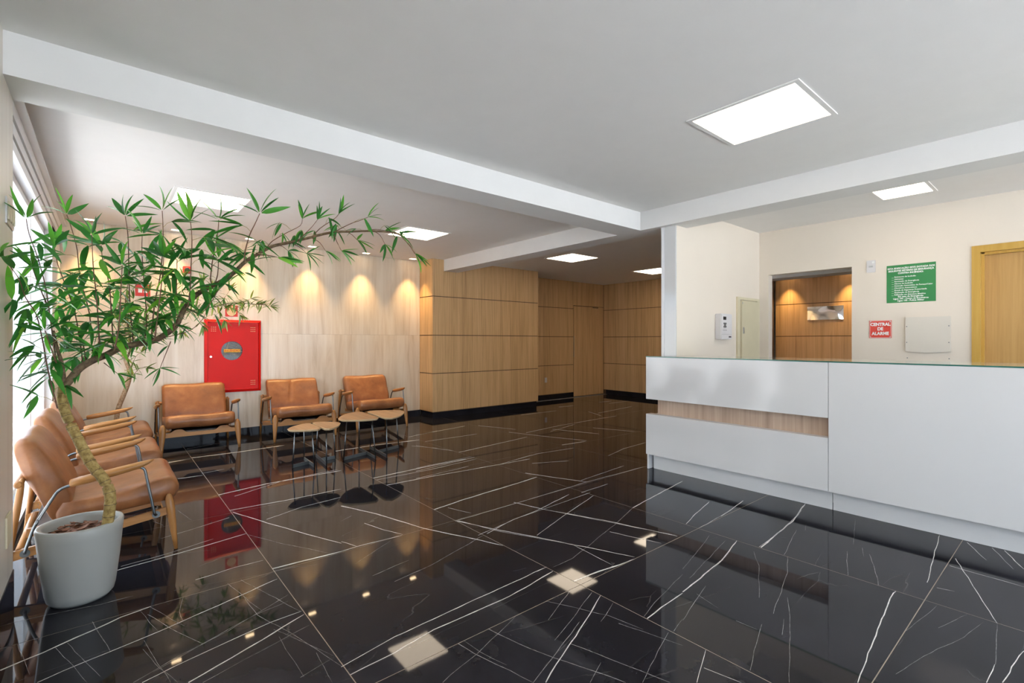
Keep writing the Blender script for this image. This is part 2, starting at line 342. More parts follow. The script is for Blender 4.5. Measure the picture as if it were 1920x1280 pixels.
# measured data: floor veins (x, y, half width), tree and plant skeletons (x, y, z), in metres
VEINS=[[[-0.321,2.763,0.0039],[-0.203,2.806,0.0041],[-0.047,2.878,0.0043],[0.053,2.931,0.0047],[0.169,2.954,0.005]],[[-0.201,2.574,0.002],[-0.065,2.617,0.0021],[0.121,2.661,0.0023],[0.26,2.701,0.0024],[0.524,2.786,0.0027],[0.717,2.853,0.0028]],[[0.24,2.204,0.0029],[0.393,2.262,0.0031],[0.524,2.314,0.0033],[0.721,2.4,0.0036]],[[0.105,2.317,0.0018],[0.257,2.361,0.0019],[0.416,2.397,0.0021],[0.581,2.432,0.0022],[0.72,2.437,0.0024]],[[0.079,2.339,0.0009],[0.226,2.416,0.001],[0.417,2.48,0.001],[0.714,2.638,0.0011]],[[0.141,2.362,0.0009],[0.318,2.447,0.001],[0.538,2.544,0.0011],[0.697,2.574,0.0012]],[[-0.049,2.969,0.0011],[-0.023,2.823,0.001],[0.013,2.637,0.001]],[[-0.29,2.949,0.0004],[-0.253,2.775,0.0003],[-0.228,2.651,0.0003]],[[-0.166,2.821,0.0006],[-0.115,2.659,0.0006],[-0.056,2.452,0.0005]],[[-0.128,2.828,0.0006],[-0.083,2.676,0.0006],[-0.017,2.462,0.0006]],[[0.162,2.959,0.0009],[0.231,2.763,0.0009],[0.275,2.652,0.0009]],[[0.126,2.938,0.0005],[0.153,2.791,0.0005],[0.179,2.68,0.0005]],[[0.151,2.878,0.0012],[0.245,2.616,0.0011],[0.318,2.447,0.0011]],[[0.499,2.972,0.001],[0.541,2.749,0.001],[0.575,2.572,0.0009]],[[0.562,2.97,0.001],[0.61,2.806,0.001],[0.716,2.439,0.0009]],[[0.537,2.774,0.0009],[0.551,2.533,0.0009],[0.616,2.331,0.0009],[0.68,2.096,0.0009],[0.721,1.923,0.0008]],[[0.579,2.362,0.0007],[0.671,2.135,0.0006],[0.721,2.002,0.0006]],[[0.299,2.952,0.0006],[0.27,2.808,0.0005],[0.274,2.708,0.0005]],[[0.126,2.64,0.0006],[0.152,2.464,0.0006],[0.188,2.248,0.0006]],[[0.119,2.566,0.0004],[0.164,2.37,0.0004],[0.209,2.23,0.0004]],[[0.373,3.128,0.0021],[0.458,3.136,0.0021],[0.566,3.156,0.0022],[0.714,3.15,0.0023]],[[0.033,3.541,0.0039],[0.247,3.572,0.0042],[0.478,3.608,0.0044],[0.725,3.66,0.0046]],[[0.065,3.59,0.002],[0.25,3.617,0.002],[0.54,3.7,0.0022]],[[-0.371,3.194,0.0014],[-0.224,3.183,0.0014],[-0.025,3.137,0.0015],[0.106,3.136,0.0016]],[[0.738,4.182,0.0036],[0.88,3.781,0.0035],[1.051,3.347,0.0033],[1.159,3.09,0.0032]],[[0.726,3.639,0.0014],[0.875,3.31,0.0014],[1.047,2.996,0.0014]],[[0.726,2.999,0.006],[0.888,2.989,0.0062],[1.115,2.972,0.0065]],[[0.726,2.96,0.0017],[0.87,2.93,0.0017]],[[0.728,4.728,0.0074],[1.121,4.818,0.0083],[1.812,4.832,0.0094]],[[0.725,4.243,0.0048],[1.113,4.215,0.005],[1.583,4.223,0.0054]],[[0.897,3.856,0.0024],[1.178,3.967,0.0028],[1.502,4.006,0.0031]],[[0.5,6.351,0.0097],[0.711,6.379,0.01]],[[0.518,5.532,0.0076],[0.717,5.523,0.0078]],[[0.258,4.346,0.0012],[0.31,4.193,0.0012]],[[0.421,4.497,0.0016],[0.477,4.185,0.0015]],[[0.583,2.29,0.0005],[0.587,1.955,0.0004]],[[0.672,2.072,0.0005],[0.66,1.852,0.0004]],[[0.575,1.959,0.0008],[0.719,1.996,0.0008]],[[0.282,2.169,0.0008],[0.382,2.2,0.0008],[0.713,2.294,0.001]],[[0.825,4.604,0.003],[1.277,4.834,0.0038],[1.797,4.889,0.0045]],[[0.695,4.072,0.0026],[0.476,3.991,0.0024],[0.271,3.926,0.0023]],[[1.421,3.79,0.0053],[1.56,3.443,0.0048],[1.688,2.974,0.0044],[1.828,2.658,0.0044],[1.935,2.396,0.0042]],[[1.944,4.367,0.0078],[2.48,4.406,0.0086],[3.043,4.424,0.0093]],[[1.94,4.074,0.0054],[2.382,4.062,0.0059],[3.199,3.99,0.0065],[3.585,3.969,0.0067]],[[1.944,4.29,0.0039],[2.514,4.287,0.0041],[3.133,4.348,0.0044]],[[1.941,3.249,0.0056],[2.271,3.302,0.0062],[2.677,3.339,0.0067],[3.158,3.396,0.0072]],[[1.942,2.935,0.0041],[2.057,2.644,0.004],[2.239,2.238,0.0037],[2.439,1.759,0.0034]],[[1.955,2.933,0.002],[2.065,2.576,0.0019],[2.287,2.126,0.0017],[2.253,1.785,0.0013]],[[2.518,2.98,0.0044],[2.588,2.722,0.0044],[2.778,2.234,0.0041],[2.917,1.764,0.0038]],[[2.588,2.722,0.0025],[2.921,1.779,0.0022]],[[1.932,2.943,0.0021],[2.551,2.953,0.0023],[3.399,2.981,0.0027],[4.258,2.961,0.0031]],[[3.165,3.57,0.006],[3.276,3.274,0.0059],[3.405,2.975,0.0058]],[[1.972,2.614,0.0026],[2.237,2.688,0.0029],[2.535,2.725,0.0031],[3.007,2.835,0.0033]],[[1.909,2.628,0.0015],[2.332,2.7,0.0018],[3.183,2.751,0.0021]],[[2.21,2.376,0.0015],[2.609,2.514,0.0017],[3.151,2.684,0.002]],[[3.124,2.8,0.0023],[3.505,2.818,0.0024]],[[3.149,2.288,0.0038],[3.49,2.339,0.0041],[4.104,2.426,0.0046]],[[3.149,2.288,0.0012],[2.8,2.171,0.0011],[2.138,1.986,0.001],[1.968,1.981,0.0011]],[[1.942,1.792,0.0048],[2.134,1.779,0.0052],[2.34,1.75,0.0055]],[[2.34,1.75,0.0023],[2.419,1.744,0.0023]],[[0.719,1.918,0.0017],[0.972,1.963,0.002],[1.175,1.971,0.0021],[1.476,1.987,0.0023],[1.943,2.007,0.0026]],[[0.728,1.85,0.0022],[0.923,1.862,0.0024],[1.132,1.898,0.0026],[1.356,1.897,0.0029],[1.581,1.899,0.0029],[1.934,1.947,0.0031]],[[1.115,2.972,0.0027],[1.23,2.977,0.0028],[1.517,2.957,0.003]],[[1.413,3.325,0.0024],[1.466,3.119,0.0024],[1.528,2.967,0.0025]],[[1.169,3.117,0.0021],[1.22,2.968,0.002]],[[1.116,2.753,0.0012],[1.425,2.928,0.0014]],[[1.13,2.551,0.0013],[1.377,2.594,0.0014]],[[1.195,2.413,0.0012],[1.439,2.453,0.0012],[1.936,2.605,0.0014]],[[1.581,1.621,0.001],[1.697,1.672,0.001],[1.863,1.744,0.0011]],[[1.494,1.493,0.0009],[1.672,1.554,0.001],[1.928,1.654,0.0011]],[[1.283,1.33,0.002],[1.441,1.398,0.0022],[1.635,1.476,0.0024],[1.77,1.53,0.0025],[1.937,1.605,0.0026]],[[1.246,1.36,0.001],[1.391,1.411,0.0011],[1.682,1.518,0.0012]],[[1.323,1.747,0.0014],[1.359,1.574,0.0013],[1.41,1.409,0.0013],[1.494,1.201,0.0013],[1.516,1.134,0.0012]],[[1.159,1.745,0.0014],[1.186,1.597,0.0013],[1.222,1.469,0.0013],[1.246,1.36,0.0012]],[[1.19,1.744,0.0007],[1.199,1.638,0.0007],[1.232,1.502,0.0007]],[[0.982,1.582,0.0008],[1.228,1.652,0.0008],[1.491,1.745,0.0009]],[[1.529,1.431,0.0012],[1.567,1.307,0.0012],[1.615,1.139,0.0011],[1.646,1.025,0.0011]],[[1.758,1.455,0.0009],[1.933,1.521,0.001]],[[1.566,1.093,0.0008],[1.774,1.163,0.0009],[1.924,1.207,0.0009]],[[1.94,1.349,0.0006],[2.086,1.388,0.0007],[2.462,1.456,0.0008]],[[1.943,1.331,0.0027],[2.078,1.343,0.0028],[2.279,1.348,0.0031]],[[2.632,2.101,0.0026],[2.678,1.945,0.0025],[2.736,1.768,0.0025]],[[1.949,1.196,0.0008],[2.068,1.223,0.0009]],[[1.412,1.221,0.0007],[1.534,1.269,0.0008]],[[1.809,1.393,0.001],[1.853,1.242,0.0009],[1.887,1.115,0.0009]],[[1.685,1.746,0.0011],[1.823,1.466,0.001],[1.856,1.291,0.0009]],[[2.044,3.215,0.0022],[2.114,3.003,0.0021]],[[1.402,3.527,0.0019],[1.302,3.472,0.0018]],[[2.291,1.354,0.0029],[2.553,1.379,0.0031],[2.8,1.401,0.0031],[3.149,1.475,0.0032]],[[2.651,1.379,0.0008],[2.927,1.42,0.0008]],[[3.162,1.329,0.0038],[3.432,1.351,0.0041],[3.802,1.375,0.004],[4.286,1.459,0.0042]],[[3.162,1.34,0.0013],[3.566,1.358,0.0014],[4.094,1.418,0.0015]],[[3.164,1.843,0.002],[3.395,1.904,0.0022],[3.746,1.978,0.0024]],[[3.5,1.758,0.003],[3.725,1.779,0.0031],[3.978,1.812,0.0031]],[[3.155,1.744,0.0015],[3.5,1.758,0.0016]],[[2.055,1.215,0.0008],[2.257,1.266,0.0009],[2.44,1.308,0.001]],[[2.519,1.49,0.0007],[2.865,1.572,0.0008],[3.095,1.634,0.0008]],[[2.455,1.409,0.0007],[3.092,1.523,0.0009]],[[2.193,0.566,0.0016],[2.489,0.595,0.0018],[2.782,0.624,0.002],[3.087,0.648,0.0022],[3.145,0.645,0.0025]],[[3.389,0.561,0.0015],[3.792,0.599,0.0016],[4.276,0.644,0.0018]],[[3.894,0.514,0.0019],[3.476,0.379,0.0016],[3.146,0.272,0.0014]],[[1.948,0.86,0.0007],[2.083,0.904,0.0008],[2.307,0.966,0.0009]],[[1.724,0.96,0.0011],[1.934,1.037,0.0012]],[[2.44,0.968,0.0008],[2.741,1.043,0.0008],[2.932,1.088,0.0009],[3.15,1.169,0.001]],[[1.994,0.734,0.0005],[2.306,0.845,0.0006],[2.531,0.932,0.0007],[2.647,0.983,0.0007]],[[2.293,0.873,0.0005],[2.431,0.918,0.0005]],[[2.537,1.075,0.0006],[2.899,1.229,0.0007],[3.07,1.333,0.0008]],[[3.156,0.86,0.0009],[3.512,0.962,0.001]],[[3.153,0.722,0.0009],[3.359,0.786,0.0009],[3.572,0.863,0.001]],[[3.645,0.917,0.0007],[3.503,0.873,0.0006]],[[3.666,0.97,0.0006],[4.188,1.097,0.0007]],[[3.159,1.193,0.001],[3.642,1.295,0.0011]],[[4.276,0.338,0.0024],[4.011,0.239,0.0022]],[[4.261,0.506,0.0016],[4.004,0.391,0.0015]],[[4.271,0.393,0.001],[3.965,0.278,0.0009]],[[2.616,0.212,0.0016],[2.769,0.199,0.0017],[2.952,0.176,0.0018]],[[2.569,0.251,0.0013],[2.74,0.244,0.0013]],[[2.742,0.53,0.0005],[3.13,0.481,0.0005]],[[2.893,0.439,0.0007],[3.138,0.373,0.0007]],[[2.364,0.485,0.0004],[2.64,0.423,0.0005],[2.838,0.366,0.0005],[3.106,0.315,0.0005]],[[3.743,0.52,0.0021],[3.721,0.221,0.0019]],[[3.356,0.516,0.0017],[3.379,0.449,0.0017]],[[1.823,0.985,0.0012],[1.853,0.851,0.0012]],[[2.327,1.296,0.001],[2.283,1.16,0.001]],[[2.245,1.055,0.0011],[2.249,0.961,0.001]],[[2.742,0.242,0.0003],[3.136,0.271,0.0004]],[[3.688,1.255,0.0007],[3.8,1.288,0.0007]],[[0.726,6.422,0.0117],[1.197,6.408,0.0121],[1.706,6.462,0.0127]],[[2.074,5.723,0.0136],[2.567,5.74,0.0149],[3.157,5.664,0.0161]],[[3.147,5.933,0.0084],[3.674,6.065,0.0089]],[[2.905,5.4,0.006],[3.082,5.087,0.0058]],[[0.72,5.605,0.005],[0.919,5.642,0.0051]],[[0.499,6.31,0.0076],[0.715,6.386,0.0079]],[[0.745,6.993,0.0072],[1.127,7.122,0.0076]],[[3.282,5.979,0.0074],[4.21,6.144,0.0082]],[[4.387,6.038,0.0096],[4.625,5.433,0.0092]],[[3.165,5.524,0.0067],[3.981,5.508,0.0073]],[[3.16,4.737,0.0068],[3.7,4.806,0.0072],[4.375,4.896,0.0078]],[[2.955,5.384,0.0057],[3.152,4.843,0.0054]],[[4.409,5.327,0.0078],[4.616,4.694,0.0075],[4.813,4.213,0.0073]],[[4.374,4.241,0.0098],[4.771,4.198,0.0101]],[[2.372,4.322,0.004],[3.163,4.423,0.0045]],[[2.429,4.426,0.0041],[3.148,4.473,0.0045]],[[2.246,4.092,0.0035],[2.883,4.14,0.0038]],[[3.173,3.995,0.0037],[3.83,4.095,0.0046],[4.357,4.029,0.0055]],[[3.166,3.987,0.0034],[3.735,4.096,0.0037]],[[5.595,4.778,0.0103],[5.826,4.2,0.0099]],[[5.054,5.1,0.0088],[5.292,4.408,0.0084]],[[4.372,3.508,0.0038],[4.797,3.617,0.0048],[5.302,3.653,0.0057]],[[4.566,5.136,0.0064],[5.367,5.243,0.0075],[6.802,5.284,0.0089]],[[4.897,4.979,0.0049],[5.622,5.173,0.0053]],[[6.802,5.694,0.0087],[8.014,5.85,0.0096]],[[6.805,5.928,0.0076],[6.606,5.448,0.0072]],[[5.595,6.423,0.0116],[6.446,6.392,0.0123]],[[6.841,6.717,0.0191],[7.224,6.68,0.0195]],[[8.048,6.703,0.0208],[8.415,6.669,0.0212]],[[8.046,6.44,0.0136],[8.7,6.43,0.0142]],[[3.396,3.048,0.0025],[4.138,3.12,0.0028]],[[3.473,3.809,0.0048],[3.849,3.631,0.0049]]]
TREE={"trunk":[[0.002,3.196,0.348],[0.012,3.187,0.434],[0.016,3.184,0.502],[0.008,3.191,0.556],[-0.015,3.21,0.61],[-0.05,3.239,0.664],[-0.081,3.265,0.731],[-0.112,3.291,0.812],[-0.143,3.317,0.893],[-0.164,3.335,0.961],[-0.17,3.34,1.015],[-0.166,3.336,1.069]],"limb":[[-0.162,3.264,1.074],[-0.135,3.266,1.112],[-0.101,3.266,1.164],[-0.05,3.264,1.203],[0.002,3.261,1.229],[0.055,3.23,1.265],[0.119,3.192,1.284],[0.195,3.146,1.304],[0.264,3.105,1.36],[0.293,3.087,1.405],[0.315,3.074,1.467],[0.359,3.047,1.536],[0.404,3.02,1.576],[0.46,2.986,1.611],[0.505,2.959,1.646],[0.539,2.938,1.685],[0.574,2.918,1.728],[0.62,2.89,1.764],[0.689,2.849,1.813],[0.76,2.807,1.836],[0.83,2.764,1.859],[0.95,2.692,1.899],[1.047,2.633,1.909],[1.145,2.573,1.915],[1.257,2.504,1.905],[1.307,2.473,1.852],[1.34,2.453,1.796]],"sublimb":[[-0.162,3.264,1.074],[-0.164,3.261,1.14],[-0.171,3.249,1.206],[-0.182,3.232,1.259],[-0.195,3.209,1.35]],"up":[[[-0.322,2.877,1.64],[-0.31,2.932,1.614],[-0.291,3.004,1.569],[-0.276,3.056,1.494],[-0.248,3.133,1.422],[-0.229,3.169,1.298],[-0.218,3.19,1.197],[-0.203,3.217,1.092],[-0.188,3.243,0.999],[-0.183,3.252,0.971]],[[-0.279,3.108,1.856],[-0.271,3.133,1.789],[-0.249,3.185,1.7],[-0.225,3.23,1.568],[-0.213,3.251,1.454],[-0.199,3.274,1.298],[-0.191,3.289,1.219],[-0.176,3.312,1.165]],[[-0.197,3.301,1.769],[-0.186,3.318,1.685],[-0.155,3.352,1.57],[-0.124,3.351,1.449],[-0.104,3.35,1.298],[-0.091,3.349,1.165]],[[-0.157,3.408,1.956],[-0.137,3.407,1.882],[-0.116,3.406,1.773],[-0.105,3.405,1.634],[-0.067,3.402,1.439],[-0.059,3.402,1.27],[-0.046,3.401,1.199]],[[-0.02,3.324,1.801],[-0.013,3.324,1.718],[0.011,3.317,1.607],[0.021,3.311,1.439],[0.028,3.307,1.298],[0.03,3.306,1.247]],[[-0.124,3.398,1.459],[-0.116,3.398,1.382],[-0.095,3.397,1.298],[-0.08,3.396,1.18]],[[0.06,3.03,1.67],[0.054,3.033,1.532],[0.048,3.037,1.376],[0.03,3.047,1.251]],[[-0.056,3.225,1.835],[-0.05,3.225,1.674],[-0.037,3.224,1.514],[-0.029,3.224,1.352],[-0.023,3.224,1.217]],[[0.079,3.35,1.976],[0.09,3.344,1.875],[0.093,3.342,1.76],[0.097,3.34,1.529],[0.113,3.33,1.281]],[[0.227,3.155,1.99],[0.231,3.152,1.891],[0.229,3.154,1.778],[0.218,3.16,1.637],[0.196,3.173,1.495],[0.181,3.183,1.298]],[[0.15,3.292,1.878],[0.148,3.293,1.789],[0.157,3.288,1.616],[0.168,3.281,1.414],[0.157,3.288,1.289]],[[0.22,2.967,1.721],[0.212,2.971,1.591],[0.199,2.979,1.458],[0.185,2.987,1.303]],[[0.283,3.057,1.724],[0.281,3.058,1.576],[0.275,3.062,1.409],[0.268,3.066,1.365]],[[0.33,2.95,1.911],[0.336,2.946,1.816],[0.332,2.948,1.68],[0.325,2.952,1.516],[0.31,2.961,1.467]],[[0.459,2.977,1.945],[0.454,2.98,1.866],[0.436,2.991,1.752],[0.425,2.998,1.638],[0.432,2.994,1.593]],[[0.46,2.987,1.74],[0.456,2.99,1.654],[0.442,2.998,1.602]],[[0.598,2.708,1.949],[0.578,2.72,1.893],[0.557,2.732,1.838],[0.539,2.742,1.757],[0.535,2.745,1.697]],[[0.686,2.728,1.739],[0.641,2.754,1.748],[0.596,2.78,1.747]],[[-0.212,3.051,1.347],[-0.197,3.081,1.274],[-0.179,3.114,1.198]],[[-0.27,3.223,1.653],[-0.246,3.269,1.557],[-0.217,3.319,1.457]]],"right":[[[0.84,2.824,1.983],[0.83,2.83,1.944],[0.77,2.866,1.903],[0.708,2.903,1.856],[0.684,2.918,1.823],[0.668,2.928,1.799]],[[0.867,2.658,1.95],[0.844,2.672,1.912],[0.809,2.693,1.867],[0.786,2.707,1.838]],[[1.008,2.729,2.019],[0.988,2.741,1.991],[0.922,2.781,1.934],[0.881,2.807,1.876]],[[1.09,2.519,1.973],[1.055,2.54,1.954],[1.019,2.562,1.938],[0.971,2.591,1.908],[0.936,2.612,1.883]],[[1.21,2.561,1.926],[1.167,2.587,1.93],[1.13,2.61,1.923]],[[1.227,2.433,1.891],[1.21,2.443,1.894],[1.186,2.458,1.893]],[[1.291,2.364,1.778],[1.259,2.383,1.832],[1.235,2.398,1.863]],[[1.232,2.609,1.858],[1.207,2.625,1.912],[1.176,2.643,1.932]],[[0.906,2.647,1.787],[0.882,2.661,1.829],[0.847,2.682,1.854]],[[1.049,2.563,1.85],[1.025,2.577,1.878],[1.001,2.591,1.895]],[[0.873,2.857,1.798],[0.836,2.879,1.836],[0.799,2.902,1.856]],[[0.781,2.886,1.806],[0.757,2.9,1.829],[0.733,2.915,1.837]],[[0.983,2.62,1.792],[0.959,2.635,1.85],[0.947,2.642,1.89]],[[0.224,3.247,1.153],[0.27,3.22,1.298]],[[0.428,3.016,1.52],[0.394,3.036,1.417],[0.338,3.07,1.355],[0.261,3.117,1.326],[0.195,3.156,1.304]],[[0.045,3.282,1.13],[-0.009,3.308,1.187]],[[0.45,2.918,1.576],[0.428,2.931,1.52],[0.395,2.951,1.464]]]}
PLANT={"trunk":[[0.087,7.04,0.395],[0.105,7.024,0.545],[0.151,6.986,0.695],[0.193,6.951,0.845],[0.202,6.943,0.965],[0.17,6.97,1.086],[0.147,6.989,1.206],[0.133,7.001,1.356]],"limb":[[0.129,6.808,1.354],[0.272,6.688,1.442],[0.452,6.538,1.53],[0.675,6.35,1.617],[0.899,6.163,1.676],[1.078,6.013,1.716],[1.347,5.788,1.693]],"limb2":[[0.17,6.97,1.086],[0.211,6.935,1.236],[0.188,6.955,1.476],[0.165,6.974,1.716],[0.188,6.955,1.956]],"stems":[[[0.242,7.136,1.791],[0.218,7.156,1.544],[0.194,7.176,1.296]],[[0.376,6.876,1.903],[0.353,6.896,1.66],[0.321,6.923,1.466]],[[0.528,6.911,1.979],[0.504,6.931,1.73],[0.48,6.951,1.544]],[[0.69,6.732,2.037],[0.666,6.752,1.82],[0.666,6.752,1.623]],[[0.815,6.278,1.943],[0.779,6.309,1.766],[0.761,6.324,1.649]],[[1.046,6.122,1.857],[1.0,6.16,1.769],[0.955,6.198,1.692]],[[1.207,5.872,1.761],[1.14,5.928,1.726],[1.073,5.984,1.714]],[[1.369,5.724,1.679],[1.316,5.769,1.702],[1.249,5.824,1.702]],[[0.291,6.581,1.181],[0.247,6.618,1.135],[0.194,6.662,0.996]],[[0.342,6.676,1.002],[0.283,6.726,1.002],[0.198,6.797,0.873]],[[0.466,6.75,1.356],[0.397,6.808,1.447]],[[0.619,6.269,1.411],[0.575,6.306,1.525]],[[0.841,6.479,1.478],[0.794,6.518,1.599]],[[0.998,6.148,1.532],[0.953,6.185,1.65]],[[0.094,6.889,1.531],[0.13,6.859,1.355]],[[0.075,7.204,1.787],[0.145,7.145,1.603]],[[1.147,6.106,1.594],[1.102,6.145,1.702]],[[0.32,6.704,1.531],[0.284,6.734,1.414]],[[0.919,6.298,1.893],[0.896,6.318,1.773]],[[0.61,6.689,1.782],[0.61,6.689,1.6]]]}
# ================================================================ SETTING
S = 'structure'
X0, XB = -0.352, 6.42          # left wall, reception wall
# ---- floor: bed of grout with marble slabs as parts
floor = box('floor', (-0.62, -3.55, -0.06), (10.95, 7.6, -0.0006), M['grout'], kind=S)
TX0, TY0, TS = 0.728 - 1.2115 * 1, 0.531 - 1.2135 * 4, 1.2125
def room_has(x0, y0, x1, y1):
    def hit(a): return x0 < a[2] and x1 > a[0] and y0 < a[3] and y1 > a[1]
    return hit((-0.6, -3.5, 6.42, 2.9)) or hit((-0.6, 2.8, 9.41, 7.49)) or hit((6.5, 0.9, 10.8, 4.3)) or hit((6.5, 7.0, 9.41, 7.75))
tiles = {}
def ix(x): return math.floor((x - TX0) / 1.2115)
def iy(y): return math.floor((y - TY0) / 1.2135)
G = 0.0019
for i in range(-1, 10):
    for j in range(0, 11):
        x0, x1 = TX0 + i * 1.2115, TX0 + (i + 1) * 1.2115
        y0, y1 = TY0 + j * 1.2135, TY0 + (j + 1) * 1.2135
        x0, x1, y0, y1 = max(x0, -0.6), min(x1, 10.9), max(y0, -3.52), min(y1, 7.58)
        if x1 - x0 < 0.05 or y1 - y0 < 0.05 or not room_has(x0, y0, x1, y1): continue
        bm = bmesh.new(); bbox(bm, (x0 + G, y0 + G, -0.012), (x1 - G, y1 - G, 0.0)); tiles[(i, j)] = bm
vr = random.Random(3)
for L in VEINS:
    L2 = []
    for k in range(len(L) - 1):
        a, b = L[k], L[k + 1]
        d = math.hypot(b[0] - a[0], b[1] - a[1]); n = max(2, int(d / 0.05))
        nx, ny = -(b[1] - a[1]) / (d + 1e-6), (b[0] - a[0]) / (d + 1e-6)
        for q in range(n):
            t = q / n; x = a[0] + (b[0] - a[0]) * t; y = a[1] + (b[1] - a[1]) * t
            w = a[2] + (b[2] - a[2]) * t
            jt = noise.noise(Vector((x * 9, y * 9, 1.7))) * 0.006 if 0 < q else 0
            w *= 1.0 + 0.45 * noise.noise(Vector((x * 14, y * 14, 5.1)))
            L2.append((x + nx * jt, y + ny * jt, max(w, 0.0006), nx, ny))
    L2.append((L[-1][0], L[-1][1], L[-1][2] * 0.4, L2[-1][3], L2[-1][4]))
    thin = 1 if max(p[2] for p in L) * 2 / (0.6 + 0.3 * L[0][1]) > 0.0025 else 2
    for a, b in zip(L2, L2[1:]):
        key = (ix((a[0] + b[0]) / 2), iy((a[1] + b[1]) / 2))
        if key not in tiles: continue
        bm = tiles[key]; z = 0.0004
        f = bm.faces.new([bm.verts.new(p) for p in ((a[0] - a[3] * a[2], a[1] - a[4] * a[2], z), (b[0] - b[3] * b[2], b[1] - b[4] * b[2], z),
                                                    (b[0] + b[3] * b[2], b[1] + b[4] * b[2], z), (a[0] + a[3] * a[2], a[1] + a[4] * a[2], z))])
        f.material_index = thin
        f.normal_update()
        if f.normal.z < 0: f.normal_flip()
for key, bm in sorted(tiles.items()):
    from_bm('tile', bm, [M['marble'], M['vein'], M['vein_thin']], floor)

# ---- ceiling
ceiling = box('ceiling', (-0.62, -3.55, CEIL), (10.95, 7.85, CEIL + 0.1), M['paint'], kind=S)
# beams
trim_1 = box('trim_1', (X0, 3.10, 2.488), (4.40, 3.405, CEIL), M['beam'], kind=S)
trim_2 = box('trim_2', (4.40, -3.5, 2.488), (4.68, 7.05, CEIL), M['beam'], kind=S)

# ---- left wall (stone faced near part, window part, plaster end)
stone = grain('pale_stone', (0.60, 0.54, 0.47), (0.68, 0.62, 0.545), (0.74, 0.69, 0.61), 0.35, scale=0.35)
boxes('wall_left', [((-0.6, -0.35, 0), (X0, 3.405, CEIL)), ((-0.6, -3.5, 0), (X0, -2.8, CEIL)), ((-0.6, -2.8, 2.42), (X0, -0.35, CEIL)),
                    ], stone, kind=S)
box('wall_left_end', (-0.6, 6.45, 0), (-0.40, 7.5, CEIL), M['beam'], kind=S)
box('baseboard_left', (X0, -0.35, 0), (X0 + 0.004, 3.405, 0.177), M['baseboard'], kind=S)
boxes('trim_3', [((-0.6, 3.405, 2.52), (-0.385, 7.485, CEIL)), ((-0.6, 3.405, 2.505), (-0.42, 7.485, 2.52)), ((-0.6, 3.405, 2.44), (-0.392, 7.485, 2.505)),
                 ((-0.6, 3.405, 2.43), (-0.42, 7.485, 2.44)), ((-0.6, 3.405, 2.37), (-0.40, 7.485, 2.43)), ((-0.385, 3.405, 2.60), (-0.345, 7.485, 2.612))], M['white_trim'], kind=S)
def window(name, y0, y1, z0, z1, xa, mull, horiz=()):
    w = boxes(name, [((xa - 0.05, y0, z0), (xa, y1, z0 + 0.05)), ((xa - 0.05, y0, z1 - 0.05), (xa, y1, z1)),
                     ((xa - 0.05, y0, z0), (xa, y0 + 0.045, z1)), ((xa - 0.05, y1 - 0.045, z0), (xa, y1, z1))], M['white_trim'], kind=S)
    for y, h in mull:
        box('mullion', (xa - 0.035, y - h, z0), (xa + 0.002, y + h, z1), M['white_trim'], w)
        box('gasket', (xa - 0.03, y + h, z0 + 0.05), (xa - 0.004, y + h + 0.006, z1 - 0.05), M['ext_line'], w)
    for z in horiz:
        box('transom', (xa - 0.05, y0, z - 0.02), (xa, y1, z + 0.02), M['white_trim'], w)
    ys = [y0] + [y for y, h in mull] + [y1]
    for a, b in zip(ys, ys[1:]):
        box('pane', (xa - 0.030, a + 0.03, z0 + 0.03), (xa - 0.024, b - 0.03, z1 - 0.03), M['glass'], w)
    return w
window('window_1', 3.405, 6.45, 0.02, 2.37, -0.455, [(4.20, 0.03), (5.33, 0.02)])
window('window_2', -2.8, -0.35, 0.02, 2.42, X0 - 0.03, [(-1.6, 0.05)], (1.3,))
# unseen glazed front behind the camera, added to let in daylight and brighten the room
w3 = boxes('added_front_window', [((X0, -3.55, 0.0), (XB, -3.5, 0.05)), ((X0, -3.55, 2.50), (XB, -3.5, 2.55)), ((X0, -3.55, 0.05), (X0 + .05, -3.5, 2.5)), ((XB - .05, -3.55, 0.05), (XB, -3.5, 2.5))], M['white_trim'], kind=S)
for k in range(5):
    if k: box('mullion', (X0 + 1.354 * k - .035, -3.555, 0.02), (X0 + 1.354 * k + .035, -3.495, 2.53), M['white_trim'], w3)
    box('pane', (X0 + 1.354 * k + .03, -3.53, 0.03), (X0 + 1.354 * (k + 1) - .03, -3.524, 2.52), M['glass'], w3)
box('transom', (X0, -3.552, 2.08), (XB, -3.498, 2.13), M['white_trim'], w3)
# unseen outer shell, added to keep outside light from leaking in
boxes('wall_leak_blocker', [((-0.62, 7.86, -0.1), (11.0, 7.95, 2.79)), ((10.96, -3.6, -0.1), (11.05, 7.95, 2.79)), ((6.6, -3.65, -0.1), (11.0, -3.56, 2.79)), ((-0.68, 7.50, -0.1), (-0.6, 7.95, 2.79)),
                     ((4.75, 2.88, 0), (6.5, 2.9, 0.01))][:4], M['cream'], kind=S)

# outside: paving and a white boundary wall of upright panels
box('terrace', (-14, -22, -0.2), (18, 14, -0.12), M['pave'], kind=S)
outer = box('garden_wall', (-2.36, -3.5, -0.08), (-2.30, 14, 2.2), M['ext_line'], kind=S)
for k in range(19):
    box('wall_panel', (-2.32, -3.5 + k * 0.9, -0.06), (-2.28, -3.5 + k * 0.9 + 0.885, 2.2), M['ext'], outer)

